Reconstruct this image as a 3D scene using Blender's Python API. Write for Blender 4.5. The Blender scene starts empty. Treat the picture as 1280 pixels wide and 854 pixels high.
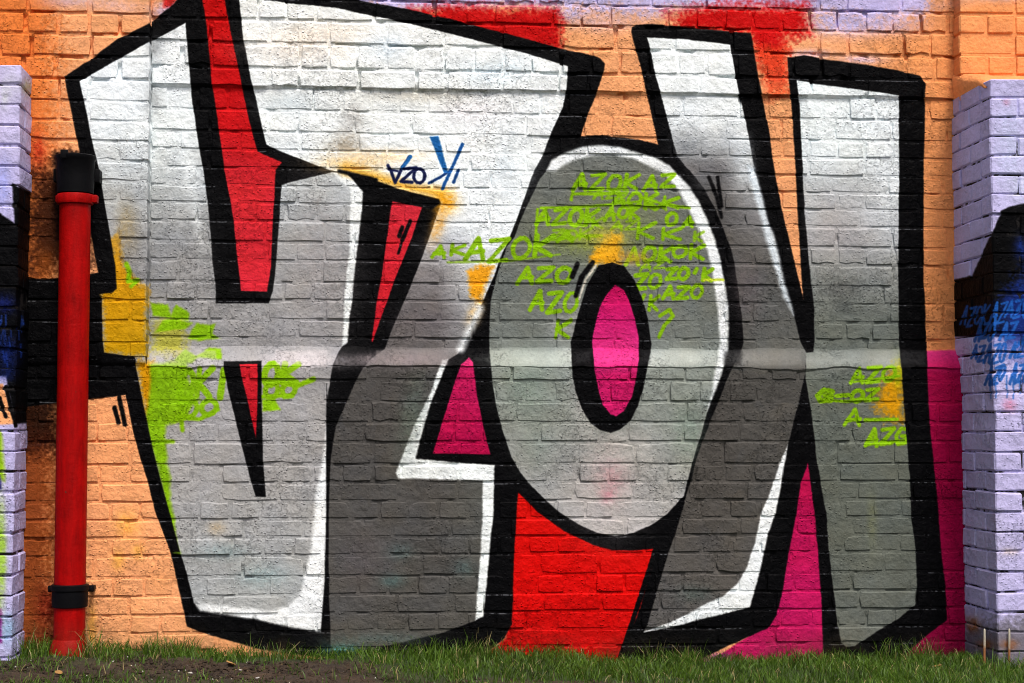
import bpy, math, random
import numpy as np
from mathutils import Vector

random.seed(7)
RNG = np.random.default_rng(11)
R = math.radians

# ------------------------------------------------------------------ camera, sky, sun, exposure
# Frame of the place: X along the wall, Z up, wall face at Y = 0, street side is -Y.
FPX = 2136.0                      # focal length in survey units (1280 wide sheet)
VPX, VPY = 450.0, 540.0           # where the wall's normal meets the sheet
DIST, EYE = 6.55, 0.872           # camera stand-off from the wall, eye height
PITCH = math.atan((VPY - 427.0) / FPX)
YAW = math.atan((640.0 - VPX) * math.cos(PITCH) / FPX)

scene = bpy.context.scene
cam_data = bpy.data.cameras.new('camera')
cam_data.sensor_width = 36.0
cam_data.lens = 36.0 * FPX / 1280.0
cam_data.clip_end = 2000.0
cam = bpy.data.objects.new('camera', cam_data)
cam.location = (0.0, -DIST, EYE)
cam.rotation_euler = (R(90) + PITCH, 0.0, -YAW)
scene.collection.objects.link(cam)
scene.camera = cam

SUN_EL, SUN_AZ = R(58), R(17)     # azimuth: degrees to the right of the wall's outward normal
world = bpy.data.worlds.new('World')
scene.world = world
world.use_nodes = True
wn = world.node_tree
bg = wn.nodes['Background']
sky = wn.nodes.new('ShaderNodeTexSky')
sky.sky_type = 'NISHITA'
sky.sun_disc = False
sky.sun_elevation = SUN_EL
sky.sun_rotation = R(180) - SUN_AZ
sky.air_density = 0.8
sky.dust_density = 6.0
sky.ozone_density = 0.6
bg.inputs['Strength'].default_value = 0.095
wn.links.new(sky.outputs[0], bg.inputs['Color'])

sun_data = bpy.data.lights.new('sun', 'SUN')
sun_data.energy = 1.5
sun_data.angle = R(14)
sun_data.color = (1.0, 0.97, 0.93)
sun = bpy.data.objects.new('sun', sun_data)
sdir = Vector((math.sin(SUN_AZ) * math.cos(SUN_EL), -math.cos(SUN_AZ) * math.cos(SUN_EL), math.sin(SUN_EL)))
sun.rotation_euler = sdir.to_track_quat('Z', 'Y').to_euler()
sun.location = sdir * 20
scene.collection.objects.link(sun)

vs = scene.view_settings
vs.view_transform = 'Standard'
vs.look = 'None'
vs.gamma = 1.0
vs.use_curve_mapping = False
vs.exposure = 0.66
scene.cycles.filter_width = 1.0
scene.cycles.use_denoising = True

# ------------------------------------------------------------------ survey <-> place
_cp, _sp, _cy, _sy = math.cos(PITCH), math.sin(PITCH), math.cos(YAW), math.sin(YAW)
FWD = np.array([_sy * _cp, _cy * _cp, _sp])
RGT = np.array([_cy, -_sy, 0.0])
UPV = np.cross(RGT, FWD)

def to_sheet(X, Y, Z):
    dx, dy, dz = X, Y + DIST, Z - EYE
    d = dx * FWD[0] + dy * FWD[1] + dz * FWD[2]
    a = dx * RGT[0] + dy * RGT[1] + dz * RGT[2]
    b = dx * UPV[0] + dy * UPV[1] + dz * UPV[2]
    return 640.0 + FPX * a / d, 427.0 - FPX * b / d

def on_wall(px, py, proud=0.0):
    """survey point -> (X, Z) on the upright plane standing `proud` metres out of the wall"""
    v = FWD * FPX + RGT * (px - 640.0) + UPV * (427.0 - py)
    t = (DIST - proud) / v[1]
    return v[0] * t, EYE + v[2] * t

def on_side(px, py, X):
    """survey point -> (Y, Z) on the plane X = const"""
    v = FWD * FPX + RGT * (px - 640.0) + UPV * (427.0 - py)
    t = X / v[0]
    return -DIST + v[1] * t, EYE + v[2] * t

P_PLINTH, P_STRIP, P_TOP, P_PIL = 0.060, 0.070, 0.013, 0.09
X_STRIP = on_wall(185, 240, P_STRIP)[0]
Z_FT = on_wall(800, 436, 0.0)[1]           # fillet top
Z_FB = on_wall(800, 458, P_PLINTH)[1]      # fillet bottom
Z_TOPLINE = on_wall(800, 117.5, 0.0)[1]
X_LP = on_wall(40, 110, P_STRIP)[0]        # left pier's right cheek
D_LP = 0.29
X_RP = on_wall(1190, 130, 0.0)[0]          # right pier's left cheek
D_RP = 0.41
Z_LPT = EYE + (on_wall(22, 82, D_LP)[1] - EYE)
Z_RPT = on_wall(1242, 98, D_RP)[1]
X_MIN, X_MAX = -2.3, 3.6
Z_TOP = 3.05

# heights of the bed joints, surveyed off the wall: upper wall, plinth, strip left of the straight joint
UP_Y = [424, 402, 378, 356, 329, 307, 281, 259, 238, 216, 194, 172, 145, 117.5, 94, 64, 35, 9, -17, -43, -69, -95, -121, -147, -173]
LO_Y = [458, 475.5, 502, 528, 552, 579.6, 602, 625, 647, 669, 691, 717, 740, 763, 785, 806, 830, 855]
ST_Y = [447, 428, 401, 375, 351, 324, 298, 276, 251, 226, 201, 176, 151, 126, 99, 71, 43, 17, -9, -35, -61, -87, -113, -139]

# ------------------------------------------------------------------ noise + paint sheet
def resize(a, h, w):
    H, W = a.shape
    yi = np.linspace(0, H - 1, h); xi = np.linspace(0, W - 1, w)
    y0 = np.clip(yi.astype(int), 0, H - 2); x0 = np.clip(xi.astype(int), 0, W - 2)
    fy = (yi - y0)[:, None].astype(np.float32); fx = (xi - x0)[None, :].astype(np.float32)
    fy = fy * fy * (3 - 2 * fy); fx = fx * fx * (3 - 2 * fx)
    t = a[y0][:, x0] * (1 - fx) + a[y0][:, x0 + 1] * fx
    b = a[y0 + 1][:, x0] * (1 - fx) + a[y0 + 1][:, x0 + 1] * fx
    return t * (1 - fy) + b * fy

def noise2(h, w, cell, octaves=3, seed=0):
    rng = np.random.default_rng(seed)
    out = np.zeros((h, w), np.float32); amp, tot = 1.0, 0.0
    for o in range(octaves):
        c = max(cell / 2 ** o, 1.0)
        g = rng.uniform(-1, 1, (int(h / c) + 3, int(w / c) + 3)).astype(np.float32)
        out += amp * resize(g, h, w); tot += amp; amp *= 0.5
    return out / tot

def hexc(r, g, b):
    return np.array([r, g, b], np.float32) / 255.0

class Sheet:
    """A painter's sheet in survey units; colours are display (sRGB) values."""
    def __init__(s, u0, v0, u1, v1, k, base, seed):
        s.u0, s.v0, s.k = u0, v0, k
        s.w, s.h = int((u1 - u0) * k), int((v1 - v0) * k)
        s.rgb = np.empty((s.h, s.w, 3), np.float32); s.rgb[:] = base
        s.V, s.U = np.meshgrid(v0 + (np.arange(s.h) + .5) / k, u0 + (np.arange(s.w) + .5) / k, indexing='ij')
        s.U = s.U.astype(np.float32); s.V = s.V.astype(np.float32)
        s.wob = noise2(s.h, s.w, 26 * k, 4, seed)
        s.fine = noise2(s.h, s.w, 3.0 * k, 2, seed + 1)
    def box(s, a, b, c, d):
        i0 = max(0, int((b - s.v0) * s.k)); i1 = min(s.h, int((d - s.v0) * s.k) + 1)
        j0 = max(0, int((a - s.u0) * s.k)); j1 = min(s.w, int((c - s.u0) * s.k) + 1)
        return slice(i0, max(i0, i1)), slice(j0, max(j0, j1))
    def _seg(s, U, V, a, b):
        ex, ey = b[0] - a[0], b[1] - a[1]
        L = ex * ex + ey * ey + 1e-9
        t = np.clip(((U - a[0]) * ex + (V - a[1]) * ey) / L, 0, 1)
        return np.hypot(U - a[0] - t * ex, V - a[1] - t * ey)
    def sdf(s, poly, margin):
        xs = [p[0] for p in poly]; ys = [p[1] for p in poly]
        sl = s.box(min(xs) - margin, min(ys) - margin, max(xs) + margin, max(ys) + margin)
        U, V = s.U[sl], s.V[sl]
        d = np.full(U.shape, margin, np.float32); ins = np.zeros(U.shape, bool)
        v = V[:, 0] if V.size else np.zeros(0); oi, oj = sl[0].start, sl[1].start
        for a, b in zip(poly, poly[1:] + poly[:1]):
            if a[1] != b[1]:
                lo, hi = min(a[1], b[1]), max(a[1], b[1])
                rows = np.nonzero((v >= lo) & (v < hi))[0]
                if len(rows):
                    r = slice(rows[0], rows[-1] + 1)
                    xi = a[0] + (v[r] - a[1]) * (b[0] - a[0]) / (b[1] - a[1])
                    ins[r] ^= U[r] < xi[:, None]
            q = s.box(min(a[0], b[0]) - margin, min(a[1], b[1]) - margin, max(a[0], b[0]) + margin, max(a[1], b[1]) + margin)
            q2 = (slice(q[0].start - oi, q[0].stop - oi), slice(q[1].start - oj, q[1].stop - oj))
            if U[q2].size:
                d[q2] = np.minimum(d[q2], s._seg(U[q2], V[q2], a, b))
        return sl, np.where(ins, -d, d)
    def put(s, sl, al, col):
        al = al[..., None]
        c = col(s.U[sl], s.V[sl]) if callable(col) else col
        s.rgb[sl] = s.rgb[sl] * (1 - al) + c * al
    def fill(s, poly, col, soft=1.4, wob=0.8, op=1.0):
        m = soft + 4
        sl, d = s.sdf([tuple(map(float, p)) for p in poly], m)
        d = d + wob * s.wob[sl] + 0.5 * min(soft, 3) * s.fine[sl] * .5
        s.put(sl, np.clip(.5 - d / soft + (.55 * s.fine[sl] if soft > 6 else 0), 0, 1) * op, col)
    def line(s, pts, width, col, soft=1.2, op=1.0, taper=False):
        n = len(pts) - 1
        xs = [p[0] for p in pts]; ys = [p[1] for p in pts]; m = width + soft + 2
        sl = s.box(min(xs) - m, min(ys) - m, max(xs) + m, max(ys) + m)
        if s.U[sl].size == 0: return
        d = np.full(s.U[sl].shape, 99, np.float32)
        for i in range(n):
            d = np.minimum(d, s._seg(s.U[sl], s.V[sl], pts[i], pts[i + 1]))
        d = d - width / 2 + 0.5 * s.fine[sl] + .4 * s.wob[sl]
        s.put(sl, np.clip(.5 - d / soft, 0, 1) * op, col)
    def spray(s, x, y, rx, ry, col, op=1.0, ang=0.0, hard=1.0):
        m = 2.2 * max(rx, ry)
        sl = s.box(x - m, y - m, x + m, y + m)
        if s.U[sl].size == 0: return
        c, n = math.cos(R(ang)), math.sin(R(ang))
        a = ((s.U[sl] - x) * c + (s.V[sl] - y) * n) / rx; b = (-(s.U[sl] - x) * n + (s.V[sl] - y) * c) / ry
        r2 = a * a + b * b + .25 * s.wob[sl]
        s.put(sl, np.clip(np.exp(-np.maximum(r2, 0) ** hard) * (1 + .55 * s.fine[sl]), 0, 1) * op, col)

def ramp(stops, axis='v'):
    ks = np.array([k for k, _ in stops], np.float32); cs = np.array([c for _, c in stops], np.float32) / 255.
    def f(U, V):
        t = V if axis == 'v' else U
        return np.stack([np.interp(t, ks, cs[:, i]) for i in range(3)], -1).astype(np.float32)
    return f

def lerp2(fa, fb, lo, hi):
    def f(U, V):
        t = np.clip((U - lo) / (hi - lo), 0, 1)[..., None]
        return fa(U, V) * (1 - t) + fb(U, V) * t
    return f

GLY = {
    'A': [[(0, 1), (.5, 0), (.95, 1)], [(.15, .68), (.9, .6)]],
    'Z': [[(0, .08), (.95, 0), (.05, 1), (1, .92)]],
    'O': [[(.5 + .48 * math.cos(t), .5 + .5 * math.sin(t)) for t in np.linspace(-2, 4.4, 12)]],
    'K': [[(.05, 0), (.1, 1)], [(.95, 0), (.1, .55), (1, 1)]],
    'G': [[(.9, .1), (.3, 0), (0, .5), (.3, 1), (.9, .9), (.9, .5), (.5, .5)]],
    'I': [[(.5, 0), (.5, 1)]], "'": [[(.5, 0), (.4, .3)]],
    '?': [[(.1, .25), (.6, 0), (.9, .25), (.5, .55), (.3, 1)]],
    '-': [[(0, .5), (1, .45)]],
}
def tag(sh, text, x, y, w, h, col, th=3.6, slant=.15, rise=0.0, op=.95, seed=0, soft=1.6):
    rr = random.Random(seed * 131 + int(x * 7 + y * 3))
    n = len(text); adv = w / max(n, 1)
    for i, ch in enumerate(text):
        if ch == ' ': continue
        cx = x + i * adv; cw = adv * .80; hh = h * rr.uniform(.86, 1.08); yy = y + rr.uniform(-.06, .06) * h - rise * (i * adv)
        for st in GLY[ch]:
            pts = [(cx + p[0] * cw + slant * (1 - p[1]) * h + rr.uniform(-.5, .5), yy + p[1] * hh + rr.uniform(-.5, .5)) for p in st]
            sh.line(pts, th * rr.uniform(1.05, 1.4), col, soft, op)

# ------------------------------------------------------------------ the painting on the long wall
ORANGE, RED, LAV = hexc(238, 165, 112), hexc(190, 12, 12), hexc(190, 182, 230)
BLACK = hexc(6, 6, 8)
WHITE = hexc(240, 248, 250)
GREEN, YEL = hexc(128, 180, 8), hexc(208, 146, 8)
MAG, PINK = hexc(206, 18, 92), hexc(226, 34, 132)

def paint_wall():
    s = Sheet(-90, -130, 1380, 900, 2.0, ORANGE, 3)
    # sprayed background, with the shade beside both piers painted in
    s.fill([(1100, -140), (1400, -140), (1400, 900), (1100, 900)], hexc(232, 152, 94), 90, 4)  # darker orange: shade gradient towards the right pier, put into the colour
    s.fill([(-95, -140), (70, -140), (72, 900), (-95, 900)], hexc(222, 122, 58), 40, 4)  # deeper orange paints the shade of the recess beside the left pier
    s.fill([(350, -140), (1130, -140), (1160, 14), (1080, 22), (1010, 16), (900, 13), (780, 13), (640, 11), (500, 16), (370, 6)], LAV, 18, 7, .95)
    for x, y, rx, ry, o in [(1050, 28, 50, 16, .9), (1110, 30, 40, 12, .6), (750, 30, 40, 10, .4), (1010, 68, 26, 6, .6), (714, 18, 20, 9, .8), (800, 14, 60, 12, .5), (215, 14, 24, 12, .9),
                            (90, 0, 40, 10, .5), (150, 8, 26, 9, .3), (1080, 74, 26, 6, .6), (1240, 0, 40, 8, .5), (1110, 8, 60, 10, .7)]:
        s.spray(x, y, rx, ry, LAV, o)
    s.fill([(512, 13), (560, 8), (640, 9), (696, 12), (704, 30), (702, 64), (640, 60), (570, 40)], RED, 17, 7)
    s.fill([(834, 16), (872, 11), (940, 8), (1008, 4), (1011, 40), (986, 50), (980, 98), (962, 100), (938, 44), (850, 40)], RED, 20, 8)
    s.fill([(945, 60), (984, 60), (986, 120), (960, 122)], hexc(228, 78, 40), 16, 3, .8)
    s.fill([(205, -10), (226, -10), (214, 8), (204, 10)], RED, 5, 2, .8)
    # lower background: red and magenta panels
    s.fill([(640, 600), (830, 600), (824, 690), (770, 860), (600, 860), (616, 812), (632, 798)], ramp([(610, (200, 14, 8)), (720, (206, 8, 6)), (830, (192, 12, 12))]), 4, 1)
    s.fill([(1000, 560), (1020, 560), (1040, 870), (820, 870), (960, 780)], ramp([(570, (172, 10, 66)), (760, (188, 22, 90)), (830, (182, 20, 84))]), 2)
    s.fill([(1100, 446), (1150, 439), (1240, 437), (1240, 880), (1100, 880)], ramp([(438, (208, 50, 120)), (470, (170, 12, 70)), (560, (150, 6, 58)), (830, (150, 8, 64))]), 3, 2)
    s.spray(900, 822, 14, 6, hexc(120, 50, 170), .5); s.spray(880, 824, 20, 6, hexc(130, 40, 150), .5)
    # overspray and stray paint on the orange
    for x, y, rx, ry in [(158, 655, 14, 16), (172, 690, 8, 10), (148, 700, 8, 12), (115, 785, 6, 30)]:
        s.spray(x, y, rx, ry, hexc(238, 176, 60), .5)
    s.spray(48, 190, 10, 22, hexc(196, 40, 20), .7); s.spray(58, 760, 14, 24, hexc(150, 20, 16), .7)
    s.spray(60, 800, 30, 10, hexc(120, 12, 12), .6)
    s.spray(160, 820, 26, 5, hexc(110, 138, 130), .8)
    # the black body of the piece, and painted shade left of the pipe
    s.fill([(66, 190), (122, 190), (112, 300), (70, 300)], BLACK, 7, 2, .9)
    s.fill([(30, 215), (75, 205), (112, 210), (112, 330), (30, 345)], hexc(30, 10, 4), 40, 8, .8); s.spray(56, 325, 10, 14, hexc(150, 76, 24), .6)  # dark overspray, deepened with painted shade of the pipe recess
    s.fill([(20, 495), (112, 492), (76, 512), (72, 560), (20, 570)], hexc(16, 6, 4), 26, 6, .85); s.fill([(20, 540), (66, 540), (62, 850), (20, 850)], hexc(70, 26, 10), 26, 8, .55)  # overspray under the black block, then recess shade painted down to the ground
    out = [(81, 96), (148, 49), (184, 31), (218, 5), (235, -20), (430, -20), (449, 0), (468, 4), (520, 14), (570, 26), (640, 44), (695, 59),
           (740, 69), (750, 73), (756, 80), (755, 88), (745, 118), (735, 143), (726, 170), (753, 169), (780, 172), (803, 176), (823, 181),
           (815, 148), (805, 100), (795, 62), (789, 40), (790, 34), (796, 31), (815, 30), (890, 37), (938, 42), (940, 50), (944, 75),
           (950, 107), (960, 157), (968, 214), (979, 269), (988, 307), (998, 349), (1004, 374), (1001, 327), (998, 277), (994, 214),
           (991, 155), (986, 100), (984, 72), (1005, 69), (1035, 75), (1085, 81), (1123, 88), (1150, 95), (1157, 105), (1156, 125),
           (1155, 214), (1154, 289), (1155, 364), (1158, 428), (1159, 468), (1163, 541), (1168, 591), (1173, 642), (1178, 703),
           (1183, 753), (1183, 775), (1173, 783), (1135, 815), (1110, 850), (1030, 850), (1028, 790), (1026, 740), (1023, 690),
           (1018, 640), (1014, 608), (1010, 579), (1001, 603), (996, 642), (988, 680), (979, 735), (970, 770), (960, 785), (920, 803),
           (873, 825), (850, 850), (768, 850), (775, 825), (788, 790), (800, 760), (810, 723), (821, 686), (790, 688), (765, 688),
           (740, 681), (705, 664), (683, 648), (672, 640), (648, 616), (646, 640), (642, 715), (640, 780), (630, 798), (612, 813),
           (590, 850), (413, 850), (413, 822), (370, 818), (320, 811), (250, 790), (234, 783), (230, 765), (223, 735), (213, 690),
           (194, 638), (185, 603), (176, 573), (166, 536), (157, 494), (110, 499), (75, 503), (20, 510), (20, 348), (60, 349),
           (111, 343), (123, 341), (111, 275), (100, 190), (91, 150), (85, 120)]
    s.fill(out, BLACK, 1.6, .8)
    s.line([(820, 686), (774, 828)], 6, BLACK); s.line([(596, 816), (470, 828)], 14, BLACK, 4)
    for a, b, w in [((143, 510), (148, 528), 5.5), ((149, 497), (156, 531), 5.5)]:
        s.line([a, b], w, BLACK, 1.6)
    # first letter: left limb
    gl = ramp([(60, (240, 247, 250)), (170, (228, 237, 240)), (250, (180, 186, 188)), (330, (152, 154, 156)), (440, (150, 150, 152)), (460, (154, 154, 156)), (600, (162, 162, 162)), (740, (166, 170, 170))])
    s.fill([(100, 102), (130, 84), (184, 54), (200, 47), (232, 29), (236, 75), (240, 125), (248, 180), (254, 214), (260, 256), (266, 327),
            (269, 354), (270, 379), (336, 379), (341, 364), (345, 327), (349, 276), (352, 231), (388, 222), (414, 215), (436, 217), (454, 233),
            (452, 264), (443, 339), (440, 374), (437, 394), (434, 428), (428, 432), (423, 440), (416, 455), (413, 473), (410, 495), (408, 535), (408, 642),
            (406, 725), (401, 790), (370, 785), (320, 774), (250, 763), (242, 754), (233, 715), (225, 690), (212, 642), (200, 598),
            (190, 558), (180, 511), (170, 461), (169, 450), (130, 441), (128, 428), (127, 370), (124, 368), (140, 366), (146, 361), (144, 332), (138, 297),
            (130, 252), (124, 214), (118, 190), (110, 150)], gl)
    s.spray(233, 190, 8, 60, WHITE, .8, -6); s.spray(246, 270, 5, 40, WHITE, .55, -6)
    s.spray(195, 60, 10, 14, hexc(120, 124, 128), .6); s.spray(192, 125, 12, 26, hexc(150, 156, 160), .55)
    s.spray(160, 300, 14, 40, hexc(120, 120, 118), .5)
    s.spray(215, 330, 40, 60, hexc(140, 141, 143), .5); s.spray(400, 330, 40, 90, hexc(160, 154, 152), .6)
    s.spray(370, 452, 60, 9, hexc(196, 190, 192), .7); s.spray(300, 500, 60, 40, hexc(160, 158, 160), .4)  # first spray paints the fillet's skylit band into the colour
    s.spray(330, 720, 30, 14, hexc(130, 170, 176), .35); s.spray(280, 690, 30, 10, hexc(130, 170, 180), .35); s.spray(270, 660, 10, 8, hexc(214, 170, 100), .4)
    # yellow and green washes on it
    s.fill([(127, 369), (138, 352), (137, 300), (150, 290), (156, 335), (170, 352), (183, 358), (186, 445), (168, 446), (130, 441)], ramp([(290, (200, 152, 50)), (340, (204, 144, 10)), (440, (192, 146, 6))]), 9, 4, .97)
    s.spray(158, 285, 12, 30, hexc(170, 145, 90), .5)
    s.fill([(170, 452), (192, 450), (194, 470), (188, 520), (184, 524), (176, 486)], YEL, 8, 3)
    s.fill([(186, 455), (232, 452), (236, 470), (250, 500), (232, 524), (206, 530), (209, 580), (214, 640), (225, 692), (217, 690), (205, 620), (190, 556), (184, 520), (188, 480)], GREEN, 5, 5, .95)
    s.fill([(190, 402), (226, 398), (236, 420), (228, 446), (188, 440)], hexc(168, 166, 30), 14, 5, .7)
    for pl in [[(188, 378), (210, 380), (211, 395), (190, 396)], [(216, 396), (220, 382), (236, 392), (234, 400)],
               [(190, 418), (204, 402), (222, 400), (240, 404), (232, 412), (206, 414)], [(232, 424), (246, 404), (262, 404), (272, 402), (268, 416), (278, 424), (250, 428)],
               [(246, 446), (262, 434), (276, 436), (276, 448)], [(220, 450), (232, 438), (246, 446), (240, 454)]]:
        s.fill(pl, GREEN, 3, 4, .95)
    s.line([(158, 330), (162, 340), (160, 350)], 6, GREEN, 2.5); s.line([(160, 352), (172, 350), (164, 358)], 5, GREEN, 2.5)
    tag(s, 'OKI', 222, 462, 66, 34, GREEN, 6); tag(s, 'OO', 226, 500, 48, 20, GREEN, 5.5)
    s.line([(222, 522), (250, 524), (272, 512)], 5, GREEN, 2.5); s.line([(222, 486), (228, 538)], 5, GREEN, 2.5)
    s.line([(196, 552), (216, 552)], 5, GREEN, 3)
    tag(s, 'OK', 328, 456, 46, 26, GREEN, 6); s.line([(330, 474), (372, 482), (392, 474)], 6, GREEN, 2.5)
    tag(s, 'OO', 330, 480, 42, 18, GREEN, 5.5); s.line([(328, 496), (362, 494)], 5, GREEN, 2); s.fill([(328, 500), (342, 500), (350, 512), (328, 514)], GREEN, 3, 3)
    # its outline, gone over again after the washes
    s.fill([(100, 190), (118, 190), (124, 214), (130, 252), (138, 297), (144, 332), (146, 361), (140, 366), (124, 368), (127, 373), (128, 428), (130, 441), (168, 446), (170, 452), (100, 460), (100, 345), (123, 341), (111, 275)], BLACK, 1.6)
    s.fill([(168, 450), (170, 461), (180, 511), (190, 558), (200, 598), (212, 642), (225, 690), (213, 690), (194, 638), (185, 603), (176, 573), (166, 536), (157, 494), (140, 470)], BLACK, 1.6)
    # white rims of the first letter
    s.fill([(414, 215), (436, 217), (454, 233), (452, 264), (443, 339), (440, 374), (437, 394), (434, 428), (428, 432), (430, 389), (433, 344), (437, 314), (438, 236), (425, 226)], hexc(238, 244, 244), 2.6)
    s.fill([(408, 535), (403, 578), (396, 611), (393, 642), (388, 690), (381, 723), (374, 745), (358, 758), (335, 763), (300, 759), (250, 753),
            (245, 757), (250, 763), (320, 774), (370, 785), (401, 790), (406, 725), (408, 642), (408, 563)], hexc(240, 245, 246), 5)
    s.fill([(401, 790), (406, 725), (408, 642), (408, 480), (412, 520), (412, 800)], BLACK, 1.6)
    # wedge in the first letter
    s.fill([(253, -20), (253, 0), (258, 32), (265, 105), (272, 150), (281, 214), (292, 276), (298, 334), (301, 364), (334, 365), (339, 334), (341, 276),
            (345, 212), (353, 203), (322, 189), (311, 150), (301, 100), (288, 38), (281, 0), (281, -20)], ramp([(0, (186, 8, 8)), (150, (192, 16, 22)), (230, (202, 38, 46)), (365, (206, 38, 52))]))
    s.fill([(280, 452), (327, 451), (327, 500), (329, 578), (332, 621), (320, 621), (313, 600), (304, 563), (295, 528), (286, 491), (280, 461)], BLACK)
    s.fill([(299, 455), (322, 455), (322, 500), (320, 548), (317, 536), (311, 508), (304, 478)], ramp([(455, (202, 32, 46)), (550, (172, 14, 28))]))
    # second letter: top bar and diagonal
    gz = ramp([(0, (244, 248, 246)), (200, (240, 248, 250)), (250, (238, 246, 250)), (300, (196, 200, 204)), (340, (128, 124, 124)), (400, (104, 100, 100)), (440, (98, 95, 95)), (470, (78, 76, 74)), (815, (82, 81, 78))])
    gzr = ramp([(0, (244, 248, 247)), (250, (240, 248, 252)), (300, (232, 241, 246)), (400, (190, 194, 196)), (440, (150, 150, 150)), (470, (96, 100, 94)), (560, (84, 86, 82)), (815, (82, 81, 78))])
    s.fill([(297, -20), (312, -20), (330, 0), (370, 5), (420, 10), (470, 21), (530, 34), (570, 44), (640, 62), (680, 73), (710, 83), (710, 86),
            (708, 113), (703, 135), (691, 160), (678, 195), (668, 213), (655, 249), (645, 277), (636, 299), (624, 327), (617, 347), (608, 367),
            (596, 394), (581, 428), (573, 442), (560, 450), (549, 478), (538, 506), (529, 536), (519, 574), (618, 582), (617, 642), (611, 695),
            (608, 735), (604, 770), (594, 776), (558, 790), (493, 805), (460, 813), (414, 813), (411, 745), (411, 642), (413, 583), (416, 553),
            (420, 533), (425, 521), (434, 501), (445, 476), (453, 461), (465, 448), (481, 436), (484, 428), (493, 404), (505, 377), (518, 347),
            (530, 314), (543, 279), (551, 254), (549, 249), (533, 245), (500, 237), (450, 219), (434, 217), (412, 213), (352, 190), (333, 181),
            (327, 155), (320, 125), (314, 100), (304, 50)], lerp2(gz, gzr, 545, 605))
    for x, y, rx, ry, c, o in [(370, 60, 60, 20, (244, 226, 206), .5), (410, 40, 50, 14, (244, 222, 196), .4), (480, 60, 30, 16, (212, 228, 240), .6), (620, 90, 50, 18, (206, 228, 240), .5),
                               (440, 150, 16, 20, (150, 146, 140), .55), (432, 182, 22, 14, (130, 110, 80), .55), (520, 120, 60, 8, (196, 192, 178), .6), (360, 130, 30, 14, (206, 220, 226), .6),
                               (640, 200, 30, 40, (228, 240, 246), .6), (590, 140, 40, 16, (240, 236, 240), .5), (440, 205, 40, 10, (236, 190, 110), .7), (480, 195, 50, 9, (240, 206, 150), .6),
                               (560, 310, 30, 14, (150, 148, 152), .5), (530, 400, 40, 20, (98, 92, 94), .5)]:
        s.spray(x, y, rx, ry, hexc(*c), o)
    s.line([(432, 212), (470, 222), (510, 234), (552, 243)], 13, hexc(240, 178, 52), 12, .9)
    s.spray(557, 252, 14, 14, hexc(240, 164, 24), .95); s.spray(548, 280, 8, 26, hexc(226, 160, 60), .7, 18)
    s.line([(424, 214), (470, 225)], 5, BLACK, 3); s.fill([(434, 217), (450, 219), (500, 237), (549, 249), (551, 254), (540, 262), (454, 240)], BLACK, 2)
    s.fill([(586, 340), (602, 330), (618, 332), (600, 378), (588, 372)], hexc(240, 160, 20), 7, 4, .95); s.spray(594, 392, 8, 16, hexc(240, 196, 120), .7, 22)
    s.line([(600, 386), (584, 420), (576, 436)], 9, hexc(232, 238, 240), 7, .9)
    # white rim of the lower half
    s.fill([(560, 449), (549, 478), (538, 506), (529, 536), (519, 574), (618, 582), (617, 642), (611, 695), (608, 735), (604, 770), (594, 776), (597, 735), (601, 690),
            (603, 642), (603, 601), (498, 598), (495, 591), (502, 574), (510, 551), (520, 528), (538, 491), (547, 465), (553, 450)], hexc(236, 243, 243), 2.4)
    for x, y, rx, ry, c, o in [(515, 520, 14, 50, (96, 112, 100), .5), (470, 450, 30, 8, (124, 116, 118), .8), (520, 450, 34, 8, (136, 122, 124), .8), (490, 726, 16, 8, (84, 110, 108), .7),
                               (500, 690, 16, 10, (84, 104, 104), .5), (470, 800, 60, 8, (92, 108, 106), .6), (430, 814, 24, 8, (60, 150, 150), .7), (452, 700, 30, 40, (88, 82, 84), .5), (580, 710, 12, 10, (84, 108, 108), .5)]:
        s.spray(x, y, rx, ry, hexc(*c), o, 12 if ry > 40 else 0)  # flat sprays at fillet height paint in its brighter lit slope
    # the dark triangle with pink-red core
    s.fill([(490, 252), (528, 259), (515, 297), (500, 334), (483, 379), (466, 428), (464, 427), (470, 384), (477, 344), (484, 294)], ramp([(250, (208, 44, 58)), (320, (202, 34, 48)), (430, (190, 24, 38))]))
    for a, b, w in [((503, 284), (499, 295), 5), ((513, 276), (503, 300), 5), ((503, 300), (498, 317), 3)]:
        s.line([a, b], w, BLACK, 1.8)
    s.fill([(586, 447), (591, 453), (596, 491), (604, 533), (613, 568), (541, 567), (554, 523), (567, 483), (576, 456)], ramp([(447, (206, 40, 106)), (470, (186, 22, 84)), (568, (172, 10, 66))]))
    # the O
    go = ramp([(180, (112, 116, 112)), (280, (104, 108, 102)), (420, (112, 118, 114)), (450, (138, 146, 140)), (520, (136, 142, 136)), (580, (150, 152, 148)), (670, (182, 180, 180))])
    O = [(683, 213), (690, 200), (705, 192), (728, 184), (748, 182), (773, 184), (800, 192), (820, 198), (838, 208), (862, 234), (873, 252), (885, 277), (893, 297),
         (901, 327), (906, 354), (910, 384), (911, 409), (909, 440), (903, 463), (896, 483), (884, 516), (873, 553), (865, 578), (860, 601), (855, 620), (835, 642),
         (815, 656), (793, 666), (768, 671), (745, 666), (723, 656), (700, 641), (680, 623), (660, 603), (650, 590), (640, 572), (636, 561), (628, 538), (620, 506),
         (616, 478), (612, 440), (611, 428), (612, 394), (614, 374), (621, 344), (633, 309), (643, 297), (650, 277), (658, 259), (668, 239), (674, 224)]
    s.fill(O, go)
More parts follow.
